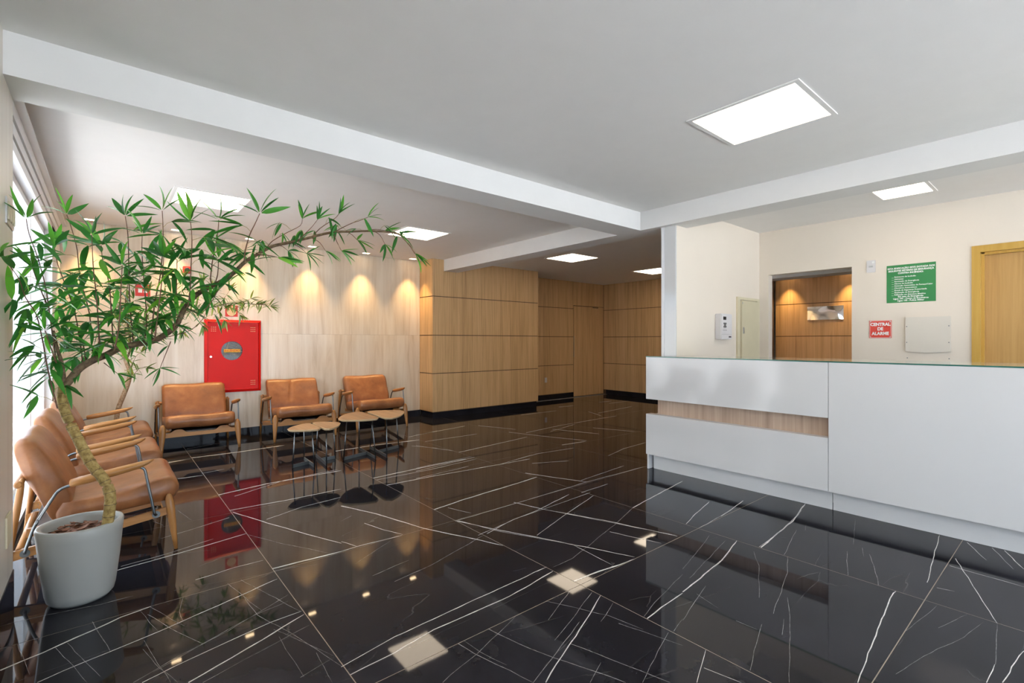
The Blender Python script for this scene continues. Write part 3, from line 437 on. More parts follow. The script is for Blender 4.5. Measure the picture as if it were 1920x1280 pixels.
# ---- far wall: travertine slabs
wall_far = box('wall_back', (-0.6, 7.500, 0), (4.19, 7.58, CEIL), M['gap'], kind=S)
xs = [-0.6, 0.555, 1.76, 2.97, 4.18]
zs = [0.0, 1.402, CEIL - 0.001]
for a, b in zip(xs, xs[1:]):
    for c, d in zip(zs, zs[1:]):
        box('marble_slab', (a + 0.0006, 7.485, c + 0.0007), (b - 0.0006, 7.500, d - 0.0007), M['travertine'], wall_far)
box('baseboard_back', (-0.40, 7.470, 0), (4.18, 7.485, 0.108), M['baseboard'], kind=S)

# ---- oak clad walls: dark backing with separate panels
ZJ = [0.112, 0.755, 1.400, 2.055, CEIL]
JH = 0.0062
def clad(name, a, b, cols, face, m=None, rows=ZJ, skip=None):
    w = box(name, a, b, M['gap'], kind=S)
    for ci in range(len(cols) - 1):
        for ri in range(len(rows) - 1):
            if skip and skip(cols[ci], cols[ci + 1], rows[ri]): continue
            c0, c1 = cols[ci] + 0.0006, cols[ci + 1] - 0.0006
            z0, z1 = rows[ri] + (JH if ri else 0), rows[ri + 1] - (JH if ri < len(rows) - 2 else 0.001)
            if face[0] == 'y': box('wood_panel', (c0, face[1], z0), (c1, face[1] + 0.012, z1), m or M['oak'], w)
            else: box('wood_panel', (face[1], c0, z0), (face[1] + 0.012, c1, z1), m or M['oak'], w)
    return w
# block in front of the far wall
clad('wall_middle', (4.192, 7.062, 0.10), (6.59, 7.70, CEIL), [4.181, 5.435, 6.59], ('y', 7.05))
wl = clad('wall_middle_side', (4.192, 7.064, 0.10), (4.2, 7.484, CEIL), [7.064, 7.4845], ('x', 4.18))
boxes('baseboard_middle', [((4.20, 7.075, 0), (6.57, 7.09, 0.112)), ((4.20, 7.09, 0), (4.215, 7.485, 0.112))], M['baseboard'], kind=S)
# recess wall with a flush door
box('wall_recess', (6.59, 7.722, 0), (9.5, 7.80, CEIL), M['gap'], kind=S)
wr = bpy.data.objects['wall_recess']
for c0, c1 in ((6.59, 7.26), (7.26, 8.33)):
    for k in range(4):
        box('wood_panel', (c0 + .0006, 7.71, ZJ[k] + JH), (c1 - (0.006 if c1 > 8 else .0006), 7.722, ZJ[k + 1] - (JH if k < 3 else .001)), M['oak'], wr)
box('wood_panel', (8.33, 7.71, 2.135), (9.41, 7.722, CEIL - .001), M['oak'], wr)
box('wood_panel', (9.235, 7.71, 0.012), (9.41, 7.722, 2.125), M['oak'], wr)
dr = box('door_1', (8.338, 7.706, 0.012), (9.225, 7.722, 2.118), M['oak'], kind=S)
box('door_pull', (8.334, 7.698, 0.93), (8.346, 7.706, 1.42), M['silver'], dr)
box('door_closer', (9.0, 7.698, 2.098), (9.2, 7.706, 2.112), M['black'], dr)
box('baseboard_recess', (6.59, 7.700, 0), (8.325, 7.71, 0.108), M['baseboard'], kind=S)
clad('wall_corridor', (9.422, 4.24, 0.0), (9.5, 7.722, CEIL), [4.24, 5.3, 6.5, 7.7], ('x', 9.41))
box('baseboard_corridor', (9.400, 4.24, 0), (9.41, 7.62, 0.108), M['baseboard'], kind=S)
boxes('wall_return', [((9.5, 4.31, 0), (10.62, 4.36, CEIL))], M['oak'], kind=S)
clad('wall_hallway', (10.812, 0.9, 0.0), (10.9, 4.24, CEIL), [0.9, 2.1, 3.17, 4.24], ('x', 10.8))
clad('wall_hallway_return', (10.632, 4.24, 0.0), (10.7, 4.36, CEIL), [4.245, 4.31], ('x', 10.62))
box('baseboard_hallway', (10.79, 0.9, 0), (10.80, 4.24, 0.11), M['baseboard'], kind=S)
box('wall_hallway_side', (6.533, 0.82, 0), (10.9, 0.9, CEIL), M['cream'], kind=S)
box('trim_4', (7.0, 0.9, 2.155), (7.29, 4.3, CEIL), M['beam'], kind=S)

# ---- reception
boxes('wall_reception', [((4.487, 2.72, 0), (6.533, 2.87, CEIL))], M['cream'], kind=S)
wcl = box('trim_5', (4.470, 2.722, 0), (4.487, 2.850, 2.488), M['gloss'], kind=S)
box('trim_6', (4.466, 2.851, 0), (4.487, 2.886, 2.488), M['white_trim'], kind=S)
DY0, DY1 = 0.705, -0.31        # clear opening of the oak door
boxes('wall_right', [((XB, 2.606, 0), (6.533, 2.72, CEIL)), ((XB, DY0, 0), (6.533, 1.714, CEIL)), ((XB, 1.714, 2.135), (6.533, 2.606, CEIL)),
                     ((XB, DY1, 2.19), (6.533, DY0, CEIL)), ((XB, -3.5, 0), (6.533, DY1, CEIL))], M['cream'], kind=S)
boxes('wall_front', [((-0.6, -3.6, 2.55), (6.6, -3.5, CEIL)), ((XB, -3.6, 0), (6.6, -3.5, 2.55)), ((-0.6, -3.6, 0), (X0, -3.5, 2.55))], M['cream'], kind=S)
d2 = boxes('door_2', [((6.492, DY1 + 0.05, 0), (6.522, DY0 - 0.058, 2.127))], M['door_oak'], kind=S)
boxes('door_frame', [((XB - 0.012, DY0 - 0.036, 0), (6.53, DY0 + 0.025, 2.215)), ((XB - 0.012, DY1 - 0.025, 0), (6.53, DY1 + 0.036, 2.215)),
                     ((XB - 0.012, DY1 + 0.036, 2.152), (6.53, DY0 - 0.036, 2.215))], M['frame_oak'], d2)
boxes('door_stop', [((6.462, DY0 - 0.060, 0), (6.49, DY0 - 0.036, 2.14)), ((6.462, DY1 + 0.036, 0), (6.49, DY1 + 0.06, 2.14)), ((6.462, DY1 + 0.06, 2.128), (6.49, DY0 - 0.06, 2.152))], M['frame_oak'], d2)
box('door_handle', (6.43, -0.2, 1.03), (6.49, -0.08, 1.05), M['steel'], d2, bev=0.004)

# ================================================================ CEILING LIGHTS
def led_panel(label, x0, y0, x1, y1, grp='square ceiling light panels'):
    cx, cy = (x0 + x1) / 2, (y0 + y1) / 2
    t = tag(empty('ceiling_light', (cx, cy, CEIL)), label, 'ceiling light', grp)
    hx, hy = (x1 - x0) / 2, (y1 - y0) / 2; w = 0.028
    boxes('frame', [((-hx - w, -hy - w, -0.006), (hx + w, -hy, 0)), ((-hx - w, hy, -0.006), (hx + w, hy + w, 0)), ((-hx - w, -hy, -0.006), (-hx, hy, 0)), ((hx, -hy, -0.006), (hx + w, hy, 0))], M['paint'], t)
    box('diffuser', (-hx, -hy, -0.004), (hx, hy, 0), M['led'], t)
led_panel('large square light panel in the ceiling over the reception side, nearest in view', 2.82, 1.01, 3.382, 1.60)
led_panel('small light panel in the ceiling behind the beam above the counter', 5.44, 0.92, 5.82, 1.29)
led_panel('light panel in the ceiling above the leaves of the bamboo tree, leftmost', 0.495, 5.26, 1.078, 5.85)
led_panel('light panel in the ceiling beyond the tip of the bamboo tree', 2.79, 5.28, 3.366, 5.83)
led_panel('light panel in the ceiling between the cross beam and the middle oak wall', 5.63, 5.23, 6.245, 5.82)
led_panel('light panel in the ceiling partly hidden behind the white column', 8.0, 5.20, 8.65, 5.80)
led_panel('added unseen light panel in the ceiling overhead, near the window side', 0.5, 0.75, 1.08, 1.34)  # this and the rear panels below: out of view, added to brighten the room
led_panel('added unseen light panel in the ceiling at the rear by the windows', 0.5, -1.9, 1.08, -1.31)
led_panel('added unseen light panel in the ceiling at the rear by the counter', 2.82, -1.9, 3.4, -1.31)
led_panel('small added unseen light panel in the ceiling at the rear behind the counter', 5.44, -1.7, 5.82, -1.33)
led_panel('added unseen light panel in the hallway ceiling beyond the doorway', 8.6, 1.9, 9.2, 2.5)  # this and the corridor panel: out of view, added for more light there
led_panel('added unseen light panel in the corridor ceiling behind the reception wall', 7.9, 3.4, 8.5, 4.0)
def spot(label, x, y, w=SPOT_W, grp='recessed warm spotlights over the marble wall', ax='x'):
    t = tag(empty('recessed_spotlight', (x, y, CEIL)), label, 'spotlight', grp)
    hx, hy = (0.05, 0.035) if ax == 'x' else (0.035, 0.05)
    boxes('frame', [((-hx - .012, -hy - .012, -0.005), (hx + .012, -hy, 0)), ((-hx - .012, hy, -0.005), (hx + .012, hy + .012, 0)), ((-hx - .012, -hy, -0.005), (-hx, hy, 0)), ((hx, -hy, -0.005), (hx + .012, hy, 0))], M['paint'], t)
    box('lens', (-hx, -hy, -0.003), (hx, hy, 0), M['spot_lens'], t)
    l = bpy.data.lights.new('bulb', 'SPOT'); l.energy = w; l.color = (1.0, 0.64, 0.26); l.spot_size = R(66); l.spot_blend = 0.85; l.shadow_soft_size = 0.012
    o = bpy.data.objects.new('bulb', l); COL.objects.link(o); o.parent = t; o.location = (0, 0, -0.02)
SL = ['first from the window wall', 'above the crown of the corner bamboo', 'above the red hose cabinet side', 'right of the hose cabinet', 'second from the oak wall', 'beside the oak corner']
for k, x in enumerate((-0.14, 0.67, 1.49, 2.31, 3.13, 3.95)):
    spot('recessed spotlight washing the marble wall, ' + SL[k], x, 7.30)
for k, y in enumerate((2.9, 3.96)):
    spot('recessed spotlight washing the hallway oak wall, ' + ('right one', 'left one')[k], 10.62, y, 50, 'recessed spotlights in the hallway', 'y')
# ================================================================ RECEPTION DESK
desk = tag(empty('reception_desk', (4.3, 1.2, 0)), 'long white lacquered reception desk with a recessed oak strip and glass top', 'reception desk')
def dk(name, a, b, m, bev=0.0, p=desk):
    o = box(name, [a[0] - 4.3, a[1] - 1.2, a[2]], [b[0] - 4.3, b[1] - 1.2, b[2]], m, p, bev=bev); return o
DS, DE, DL = 1.279, 2.905, -0.9
dk('upper_panel', (4.22, DS + .0015, .713), (4.24, DE, 1.137), M['gloss'], .0012)
dk('lower_panel', (4.22, DS + .0015, .152), (4.24, DE, .561), M['gloss'], .0012)
dk('wide_panel', (4.22, DL, .152), (4.24, DS - .0015, 1.137), M['gloss'], .0012)
dk('niche_top', (4.24, DS, .713), (4.31, DE, .722), M['gloss'])
dk('niche_ledge', (4.24, DS, .549), (4.31, DE, .561), M['gloss'])
dk('wood_strip', (4.302, DS, .561), (4.312, 2.82, .713), M['oak_pale'])
dk('niche_side', (4.24, DS, .561), (4.302, DS + .006, .713), M['oak_pale'])
dk('toe_kick', (4.29, 1.272, 0.001), (4.302, 2.862, .165), M['gloss'])
dk('toe_kick', (4.29, DL, 0.001), (4.302, 1.266, .165), M['gloss'])
dk('end_panel', (4.24, 2.885, 0.001), (4.46, 2.903, .549), M['gloss'])
dk('end_panel', (4.24, 2.885, .722), (4.46, 2.903, 1.137), M['gloss'])
dk('body', (4.315, DL, .05), (4.86, 2.68, 1.137), M['gloss'])
bm = bmesh.new(); L = [(4.218, DL), (4.218, 2.908), (4.462, 2.908), (4.462, 2.718), (4.86, 2.718), (4.86, DL)]
prism(bm, [(x - 4.3, y - 1.2) for x, y in L][::-1], 1.1375, 1.147, 'z', 1, 0)
from_bm('glass_top', bm, [M['glass_top'], M['glass_edge']], desk)

# ================================================================ ARMCHAIRS
# local frame: x across, +y forward, z up, origin on the floor below the middle of the chair
def cushion(name, prof, w, parent, m, puff=0.03, n=15, crease=None):
    """closed side profile lofted across the width with plump rounded ends"""
    P = [Vector((0, a, b)) for a, b in prof]
    P = smoothpath(P + [P[0]], 3)[:-1]
    c = sum(P, Vector()) / len(P)
    bm = bmesh.new(); rings = []
    for k in range(n):
        t = -1 + 2 * k / (n - 1)
        x = w * (math.sin(t * math.pi / 2) * 0.35 + t * 0.65)
        e = max(0, abs(x) - (w - puff)) / puff
        s = puff * (1 - math.sqrt(max(0, 1 - e * e)))
        rings.append([])
        for p in P:
            d = p - c; L = d.length
            q = c + d * max(0.0, (L - s * 0.9) / L)
            sag = 0.006 * math.cos(t * 5 + p.y * 12) * (1 - abs(t))
            if crease: q = q + crease(t, q)
            rings[-1].append(bm.verts.new((x, q.y, q.z + sag)))
    m_ = len(P)
    for a, b in zip(rings, rings[1:]):
        for k in range(m_): bm.faces.new((a[k], b[k], b[(k + 1) % m_], a[(k + 1) % m_]))
    bm.faces.new(rings[0]); bm.faces.new(rings[-1][::-1])
    bmesh.ops.recalc_face_normals(bm, faces=bm.faces[:])
    o = from_bm(name, bm, m, parent, smooth=True)
    return o
SEAT = [(-.17, .385), (-.08, .385), (.05, .395), (.20, .420), (.31, .442), (.365, .430), (.395, .385), (.388, .335), (.35, .298), (.25, .287), (.08, .272), (-.08, .262), (-.17, .262), (-.20, .32)]
BACK = [(-.150, .285), (-.112, .34), (-.118, .42), (-.150, .51), (-.190, .60), (-.232, .68), (-.262, .729), (-.300, .757), (-.338, .751), (-.354, .712), (-.340, .635), (-.305, .53), (-.262, .44), (-.215, .32), (-.185, .275)]
def leaf_leg(bm, top, foot, rt, rm, rf):
    P = [Vector(top) + (Vector(foot) - Vector(top)) * t for t in (0, .02, .06, .14, .28, .5, .8, 1)]
    tube(bm, P, [rt * .35, rt * .7, rt * .95, rm * .98, rm, rm * .86, rm * .6, rf], 12, flat=.72, up=Vector((0, 1, 0)))
def make_chair():
    t = empty('armchair')
    for s in (-1, 1):
        bm = bmesh.new(); leaf_leg(bm, (s * .372, .335, .345), (s * .392, .372, 0), .026, .033, .014); from_bm('leg', bm, M['teak_v'], t)
    for s in (-1, 1):
        bm = bmesh.new(); leaf_leg(bm, (s * .376, -.312, .560), (s * .392, -.376, 0), .02, .023, .013); from_bm('leg', bm, M['teak_v'], t)
    # curved front rail with two lobes
    top = []
    for k in range(41):
        x = -.37 + .74 * k / 40; a = abs(x)
        z = .262 if a < .13 else .262 + .042 * (0.5 - 0.5 * math.cos((a - .13) / .07 * math.pi)) if a < .20 else .304 if a < .245 else .304 - .04 * (0.5 - 0.5 * math.cos((a - .245) / .08 * math.pi)) if a < .325 else .264
        top.append((x, z - .022))
    bm = bmesh.new(); prism(bm, top + [(.37, .198), (-.37, .198)], .325, .347, 'y'); 
    bmesh.ops.recalc_face_normals(bm, faces=bm.faces[:]); from_bm('front_rail', bm, M['teak_x'], t)
    for s in (-1, 1):
        bm = bmesh.new(); x0, x1 = s * .365, s * .387
        prism(bm, [(-.365, .122), (.33, .222), (.33, .268), (.0, .216), (-.365, .172)], min(x0, x1), max(x0, x1), 'x')
        bmesh.ops.recalc_face_normals(bm, faces=bm.faces[:]); from_bm('side_rail', bm, M['teak'], t)
        bm = bmesh.new()
        prism(bm, [(-.30, .215), (.30, .270), (.30, .300), (-.30, .262)], s * .30 - .012, s * .30 + .012, 'x')
        bmesh.ops.recalc_face_normals(bm, faces=bm.faces[:]); from_bm('seat_frame', bm, M['teak'], t)
    bm = bmesh.new(); tube(bm, [(-.40, -.325, .530), (-.395, -.325, .530), (.395, -.325, .530), (.40, -.325, .530)], [.012, .019, .019, .012], 10); from_bm('back_rail', bm, M['teak_x'], t)
    bm = bmesh.new(); tube(bm, [(-.37, -.325, .165), (.37, -.325, .165)], .018, 10); from_bm('back_rail', bm, M['teak_x'], t)
    boxes('seat_webbing', [((-.29, -.28, .246), (.29, .28, .252))], M['black'], t)
    for s in (-1, 1):
        bm = bmesh.new(); X = s * .405
        secs = [(-.122, .508, .014, .014), (-.116, .508, .024, .023), (-.05, .519, .029, .026), (.08, .539, .031, .025), (.19, .559, .028, .021), (.235, .571, .019, .013), (.258, .580, .006, .005)]
        rings = []
        for y, z, w, h in secs:
            rings.append([bm.verts.new((X + w * math.cos(a) + s * .004, y, z + h * math.sin(a) * (1.15 if math.sin(a) < 0 else .8))) for a in [2 * math.pi * k / 12 for k in range(12)]])
        for a, b in zip(rings, rings[1:]):
            for k in range(12): bm.faces.new((a[k], a[(k + 1) % 12], b[(k + 1) % 12], b[k])).smooth = True
        bm.faces.new(rings[0]); bm.faces.new(rings[-1][::-1]); bmesh.ops.recalc_face_normals(bm, faces=bm.faces[:])
        from_bm('armrest', bm, M['teak'], t)
        bm = bmesh.new()
        tube(bm, rounded([(s * .392, .272, .232), (X, .262, .245), (X, .212, .545), (X, -.165, .482), (X, -.262, .300), (X, -.300, .165), (s * .385, -.300, .155)], .035), .0078, 8)
        st = from_bm('arm_rod', bm, M['steel'], t)
        for y, z in ((.272, .234), (-.300, .155)):
            bm = bmesh.new(); disc(bm, (s * .386, y, z), .021, (s, 0, 0)); from_bm('washer', bm, M['dark_steel'], st)
    cushion('seat', SEAT, .345, t, M['leather'], .028)
    cushion('backrest', BACK, .335, t, M['leather'], .024)
    return t
def copy_tree(o, parent=None):
    c = o.copy(); COL.objects.link(c); c.parent = parent
    for ch in list(o.children): copy_tree(ch, c)
    return c
CH = make_chair()
spots_ = [(0.863, 7.078, math.pi, 'tan leather armchair against the marble wall, left of the three, below the red cabinet', 'armchairs along the marble wall'),
          (2.046, 7.078, math.pi, 'tan leather armchair with a creased back against the marble wall, middle of the three', 'armchairs along the marble wall'),
          (3.137, 7.078, math.pi, 'tan leather armchair against the marble wall nearest the oak panelling', 'armchairs along the marble wall'),
          (-0.036, 4.075, -math.pi / 2, 'tan leather armchair with its back to the window, nearest, behind the large grey pot', 'armchairs along the window'),
          (-0.046, 5.120, -math.pi / 2, 'tan leather armchair with its back to the window, second from the grey pot', 'armchairs along the window'),
          (-0.036, 6.290, -math.pi / 2, 'tan leather armchair with its back to the window, farthest, beside the corner bamboo', 'armchairs along the window')]
for k, (x, y, rz, lab, grp) in enumerate(spots_):
    o = CH if k == 0 else copy_tree(CH)
    o.location = (x, y, 0); o.rotation_euler = (0, 0, rz); tag(o, lab, 'armchair', grp)
    if k == 1:      # the middle chair's back has a crease
        for ch in list(o.children):
            if ch.name.startswith('backrest'):
                bpy.data.objects.remove(ch)
        def cr(t, q):
            l = 0.30 - (q.z - .45) * 0.9
            return Vector((0, -0.016 * math.exp(-((t - l * .6) / .055) ** 2), 0)) if q.z > .45 and q.y > -.30 else Vector()
        cushion('backrest', BACK, .335, o, M['leather'], .024, n=61, crease=cr)

# ================================================================ SIDE TABLES
def side_table(label, tri, h, bar, stem, grp='leaf-shaped side tables in front of the armchairs'):
    """tri: three corners of the top; bar: floor ends of the long foot; stem: floor end of the short foot"""
    cx = sum(p[0] for p in tri) / 3; cy = sum(p[1] for p in tri) / 3
    t = tag(empty('side_table', (cx, cy, 0)), label, 'side table', grp)
    T = [Vector((x - cx, y - cy, 0)) for x, y in tri]
    pts = []
    for i in range(3):
        a, b = T[i], T[(i + 1) % 3]; mid = (a + b) / 2; out = mid.normalized()
        bul = [.056, .008, .056][i] * ((b - a).length / .45)
        # corner rounding comes from dropping the very corner
        for k in range(1, 12):
            s = k / 12
            s2 = .02 + .96 * s
            pts.append(a + (b - a) * s2 + out * bul * 4 * s2 * (1 - s2))
    poly = [(p.x, p.y) for p in pts]
    ar = sum(a[0] * b[1] - b[0] * a[1] for a, b in zip(poly, poly[1:] + poly[:1]))
    if ar < 0: poly = poly[::-1]
    bm = bmesh.new()
    low = [(x * .955, y * .955) for x, y in poly]
    v0 = [bm.verts.new((x, y, h - .020)) for x, y in low]; v1 = [bm.verts.new((x, y, h - .006)) for x, y in poly]; v2 = [bm.verts.new((x, y, h)) for x, y in poly]
    n = len(poly)
    for A, B in ((v0, v1), (v1, v2)):
        for k in range(n):
            f = bm.faces.new((A[k], A[(k + 1) % n], B[(k + 1) % n], B[k])); f.material_index = 1
    bm.faces.new(v0[::-1]).material_index = 1; bm.faces.new(v2)
    from_bm('table_top', bm, [M['table_wood'], M['ply']], t)
    a, b, c = [Vector((x - cx, y - cy, 0)) for x, y in (*bar, stem)]
    mid = (a + b) / 2
    for p, q in ((a, b), (mid, c)):
        d = (q - p).normalized(); s = Vector((-d.y, d.x, 0)) * .004
        bm = bmesh.new()
        prism(bm, [tuple((p + s).xy), tuple((p - s).xy), tuple((q - s).xy), tuple((q + s).xy)], 0.001, .036)
        bmesh.ops.recalc_face_normals(bm, faces=bm.faces[:]); from_bm('foot_bar', bm, M['dark_steel'], t)
    ctr = (a + b + c) / 3
    for p in (a, b, c):
        q = p + (ctr - p) * .22
        bm = bmesh.new(); tube(bm, [(p.x, p.y, 0.001), (q.x, q.y, h - .015)], .0068, 8); from_bm('leg', bm, M['steel'], t)
# tri order: (bulged edge), (flat edge between corner 1 and 2), (bulged edge)
side_table('low leaf-shaped wooden side table, leftmost of the four, pointing left', [(1.39, 5.20), (1.69, 5.04), (1.705, 5.50)], .405, ((1.639, 5.109), (1.655, 5.504)), (1.461, 5.237))
side_table('low leaf-shaped wooden side table, second from the left, pointing right', [(1.985, 5.31), (1.735, 5.52), (1.715, 4.97)], .405, ((1.804, 5.578), (1.756, 5.098)), (1.944, 5.36))
side_table('taller leaf-shaped wooden side table, third from the left, pointing left', [(1.90, 5.17), (2.300, 4.97), (2.330, 5.65)], .457, ((2.269, 5.038), (2.317, 5.61)), (1.98, 5.218))
side_table('taller leaf-shaped wooden side table, rightmost of the four, pointing right', [(2.785, 5.38), (2.395, 5.60), (2.345, 4.89)], .457, ((2.446, 5.589), (2.389, 5.012)), (2.734, 5.408))

# ================================================================ HOSE CABINET AND SIGNS
hc = tag(empty('hose_cabinet', (1.325, 7.485, 1.098)), 'red metal fire hose cabinet with round window on the marble wall', 'hose cabinet')
W_, H_ = .339, .491
bm = bmesh.new()
o_ = [(-W_, -H_), (W_, -H_), (W_, H_), (-W_, H_)]; i_ = [(-W_ + .034, -H_ + .034), (W_ - .034, -H_ + .034), (W_ - .034, H_ - .034), (-W_ + .034, H_ - .034)]
A = [bm.verts.new((x, 0, z)) for x, z in o_]; B = [bm.verts.new((x * .99, -.030, z * .99)) for x, z in o_]; Cc = [bm.verts.new((x, -.045, z)) for x, z in i_]; D = [bm.verts.new((x, -.022, z)) for x, z in i_]
for P, Q in ((A, B), (B, Cc), (Cc, D)):
    for k in range(4): bm.faces.new((P[k], P[(k + 1) % 4], Q[(k + 1) % 4], Q[k]))
bmesh.ops.recalc_face_normals(bm, faces=bm.faces[:]); from_bm('frame', bm, M['red'], hc)
bm = bmesh.new(); r = .128; ccx, ccz = -.020, .072; n = 48
inner = [bm.verts.new((ccx + r * math.cos(2 * math.pi * k / n), -.034, ccz + r * math.sin(2 * math.pi * k / n))) for k in range(n)]
innb = [bm.verts.new((v.co.x, -.012, v.co.z)) for v in inner]
def sq(k):
    a = 2 * math.pi * k / n; c, s = math.cos(a), math.sin(a); w, h = W_ - .037, H_ - .037
    tx = ((w if c > 0 else -w) - ccx) / c if abs(c) > 1e-6 else 1e9; tz = ((h if s > 0 else -h) - ccz) / s if abs(s) > 1e-6 else 1e9
    t = min(tx, tz); return (ccx + c * t, ccz + s * t)
outer_ = [bm.verts.new((sq(k)[0], -.034, sq(k)[1])) for k in range(n)]
for k in range(n):
    j = (k + 1) % n
    bm.faces.new((inner[k], inner[j], outer_[j], outer_[k])); bm.faces.new((inner[k], innb[k], innb[j], inner[j]))
w, h = W_ - .037, H_ - .037
for cxn, czn in ((w, h), (-w, h), (-w, -h), (w, -h)):   # fill the four corners
    ks = [k for k in range(n)]
    for k in ks:
        j = (k + 1) % n; p, q = outer_[k].co, outer_[j].co
        if abs(p.x - q.x) > 1e-5 and abs(p.z - q.z) > 1e-5 and (p.x + q.x) * cxn > 0 and (p.z + q.z) * czn > 0:
            bm.faces.new((outer_[k], outer_[j], bm.verts.new((cxn, -.034, czn))))
bmesh.ops.recalc_face_normals(bm, faces=bm.faces[:])
door = from_bm('cabinet_door', bm, M['red'], hc)
boxes('vent_slots', [((x0 + c * .022, -.0352, z0 - q * .026), (x0 + c * .022 + .014, -.0338, z0 - q * .026 + .005)) for x0, z0 in ((-.265, .385), (.205, .385), (.205, -.345)) for c in range(3) for q in range(3)], M['ink_cream'], door)
bm = bmesh.new(); disc(bm, (-.268, -.034, -.004), .012, (0, -1, 0), 16, .016); from_bm('knob', bm, M['chrome'], door)
boxes('hinge', [((.291, -.041, .30), (.299, -.034, .345)), ((.291, -.041, -.345), (.299, -.034, -.30))], M['red'], door)
bm = bmesh.new()
for k in range(9):
    tube(bm, smoothpath([(ccx - .125 + .01 * k, -.006 - .0012 * k, ccz - .11 + .018 * k), (ccx - .03, -.012, ccz - .04 + .02 * k), (ccx + .125, -.008, ccz - .10 + .021 * k)], 5), .011, 6, flat=.5)
from_bm('fire_hose', bm, M['hose'], hc)
bm = bmesh.new(); disc(bm, (ccx, -.0005, ccz), .13, (0, -1, 0), 40, .001); from_bm('back_plate', bm, M['dark_steel'], hc)
bm = bmesh.new(); disc(bm, (ccx, -.024, ccz), .129, (0, -1, 0), 40, .0015); from_bm('window_pane', bm, M['glass'], hc)
lab = box('label_plate', (ccx - .097, -.0385, ccz - .020), (ccx + .097, -.037, ccz + .022), M['ink_yellow'], hc)
text('lettering', 'INCÊNDIO', .038, on_wall((ccx, -.0387, ccz), '-y'), M['ink_red'], lab, .0012)

def sign(name, label, cat, c, w, h, n, m, grp=None, th=.003):
    t = tag(empty(name, c), label, cat, grp)
    a = (-w / 2, -th, -h / 2) if n == '-y' else (-th, -w / 2, -h / 2); b = (w / 2, 0, h / 2) if n == '-y' else (0, w / 2, h / 2)
    box('plate', a, b, m, t); return t
t = sign('hose_sign', 'small red sign with a cream hose spiral above the red cabinet', 'sign', (1.304, 7.485, 1.708), .150, .152, '-y', M['sign_red'])
bm = bmesh.new(); disc(bm, (0, -.003, -.012), .055, (0, -1, 0), 40, .0006); from_bm('hose_disc', bm, M['ink_cream'], t)
bm = bmesh.new(); tube(bm, [(0.050 * (1 - k / 90) * math.cos(k * .24), -.0036, -.012 + .050 * (1 - k / 90) * math.sin(k * .24)) for k in range(86)], .0016, 5); from_bm('hose_spiral', bm, M['sign_red'], t)
box('hose_bar', (-.01, -.0036, .050), (.055, -.003, .062), M['ink_cream'], t)
t = sign('fire_alarm_sign', 'red square fire sign on the marble wall behind the bamboo leaves', 'sign', (.345, 7.485, 1.925), .15, .145, '-y', M['sign_red'])
box('symbol', (-.045, -.0036, -.03), (-.005, -.003, .03), M['ink_white'], t); box('symbol', (.008, -.0036, -.03), (.045, -.003, -.005), M['ink_white'], t)
t = tag(empty('fire_alarm_siren', (.797, 7.485, 2.215)), 'small red square alarm siren high on the marble wall behind the leaves', 'siren')
box('housing', (-.045, -.045, -.045), (.045, 0, .045), M['sign_red'], t, bev=.006)
bm = bmesh.new(); tube(bm, [(0, -.045, 0), (0, -.058, 0), (0, -.06, 0)], [.03, .027, .02], 20); from_bm('horn', bm, M['black'], t)
tag(box('power_outlet', (7.405, 7.704, .385), (7.475, 7.7105, .495), M['plastic'], bev=.003), 'white power outlet low on the oak wall beside the flush door', 'outlet')

# pillar plates
t = tag(empty('switch_plate', (X0, 3.28, 1.90)), 'silver plate with cream switches high on the stone pillar behind leaves', 'switch')
box('plate', (0, -.115, -.062), (.006, .115, .062), M['silver'], t, bev=.002)
for y0, y1 in ((-.10, -.05), (-.04, .01), (.03, .06), (.068, .095)): box('switch', (.006, y0, -.042), (.012, y1, .042), M['ivory'], t, bev=.002)
tag(box('socket_plate', (X0 + .0005, 3.15, .355), (X0 + .008, 3.28, .50), M['ivory'], bev=.003), 'cream socket plate low on the stone pillar by the grey pot', 'outlet')

# intercom box on the reception wall
t = tag(empty('alarm_control_box', (5.405, 2.72, 1.465)), 'white plastic alarm control box mounted on the cream wall above the counter', 'control box')
box('housing', (-.128, -.075, -.145), (.128, 0, .145), M['plastic'], t, bev=.008)
box('front_line', (-.122, -.0765, -.092), (.112, -.075, -.086), M['silver'], t)
box('display', (-.085, -.0775, .075), (-.020, -.075, .112), M['black'], t)
for dx, dz in ((-.078, .022), (-.042, .022), (-.078, -.012), (-.042, -.012), (-.060, .005)): box('button', (dx, -.078, dz), (dx + .026, -.075, dz + .022), M['dark_steel'], t)
for k in range(3): box('indicator', (-.09 + .035 * k, -.0765, -.045), (-.08 + .035 * k, -.075, -.037), M['black'], t)
box('brand_plate', (.045, -.0765, -.125), (.10, -.075, -.108), M['black'], t)
# ivory cabinet in the corner
t = tag(empty('electrical_cabinet', (6.08, 2.72, 1.2)), 'ivory metal electrical cabinet with a small latch, in the corner of the cream wall', 'cabinet')
boxes('frame', [((-.295, -.022, -.62), (-.235, 0, .632)), ((.235, -.022, -.62), (.30, 0, .632)), ((-.235, -.022, .60), (.235, 0, .632)), ((-.235, -.022, -.62), (.235, 0, -.59))], M['ivory'], t)
dd = box('cabinet_door', (-.212, -.034, -.585), (.224, -.006, .592), M['ivory'], t, bev=.003)
box('latch', (-.195, -.046, .19), (-.165, -.034, .27), M['silver'], dd, bev=.005)
box('hinge', (-.206, -.040, .545), (-.198, -.034, .575), M['silver'], dd)

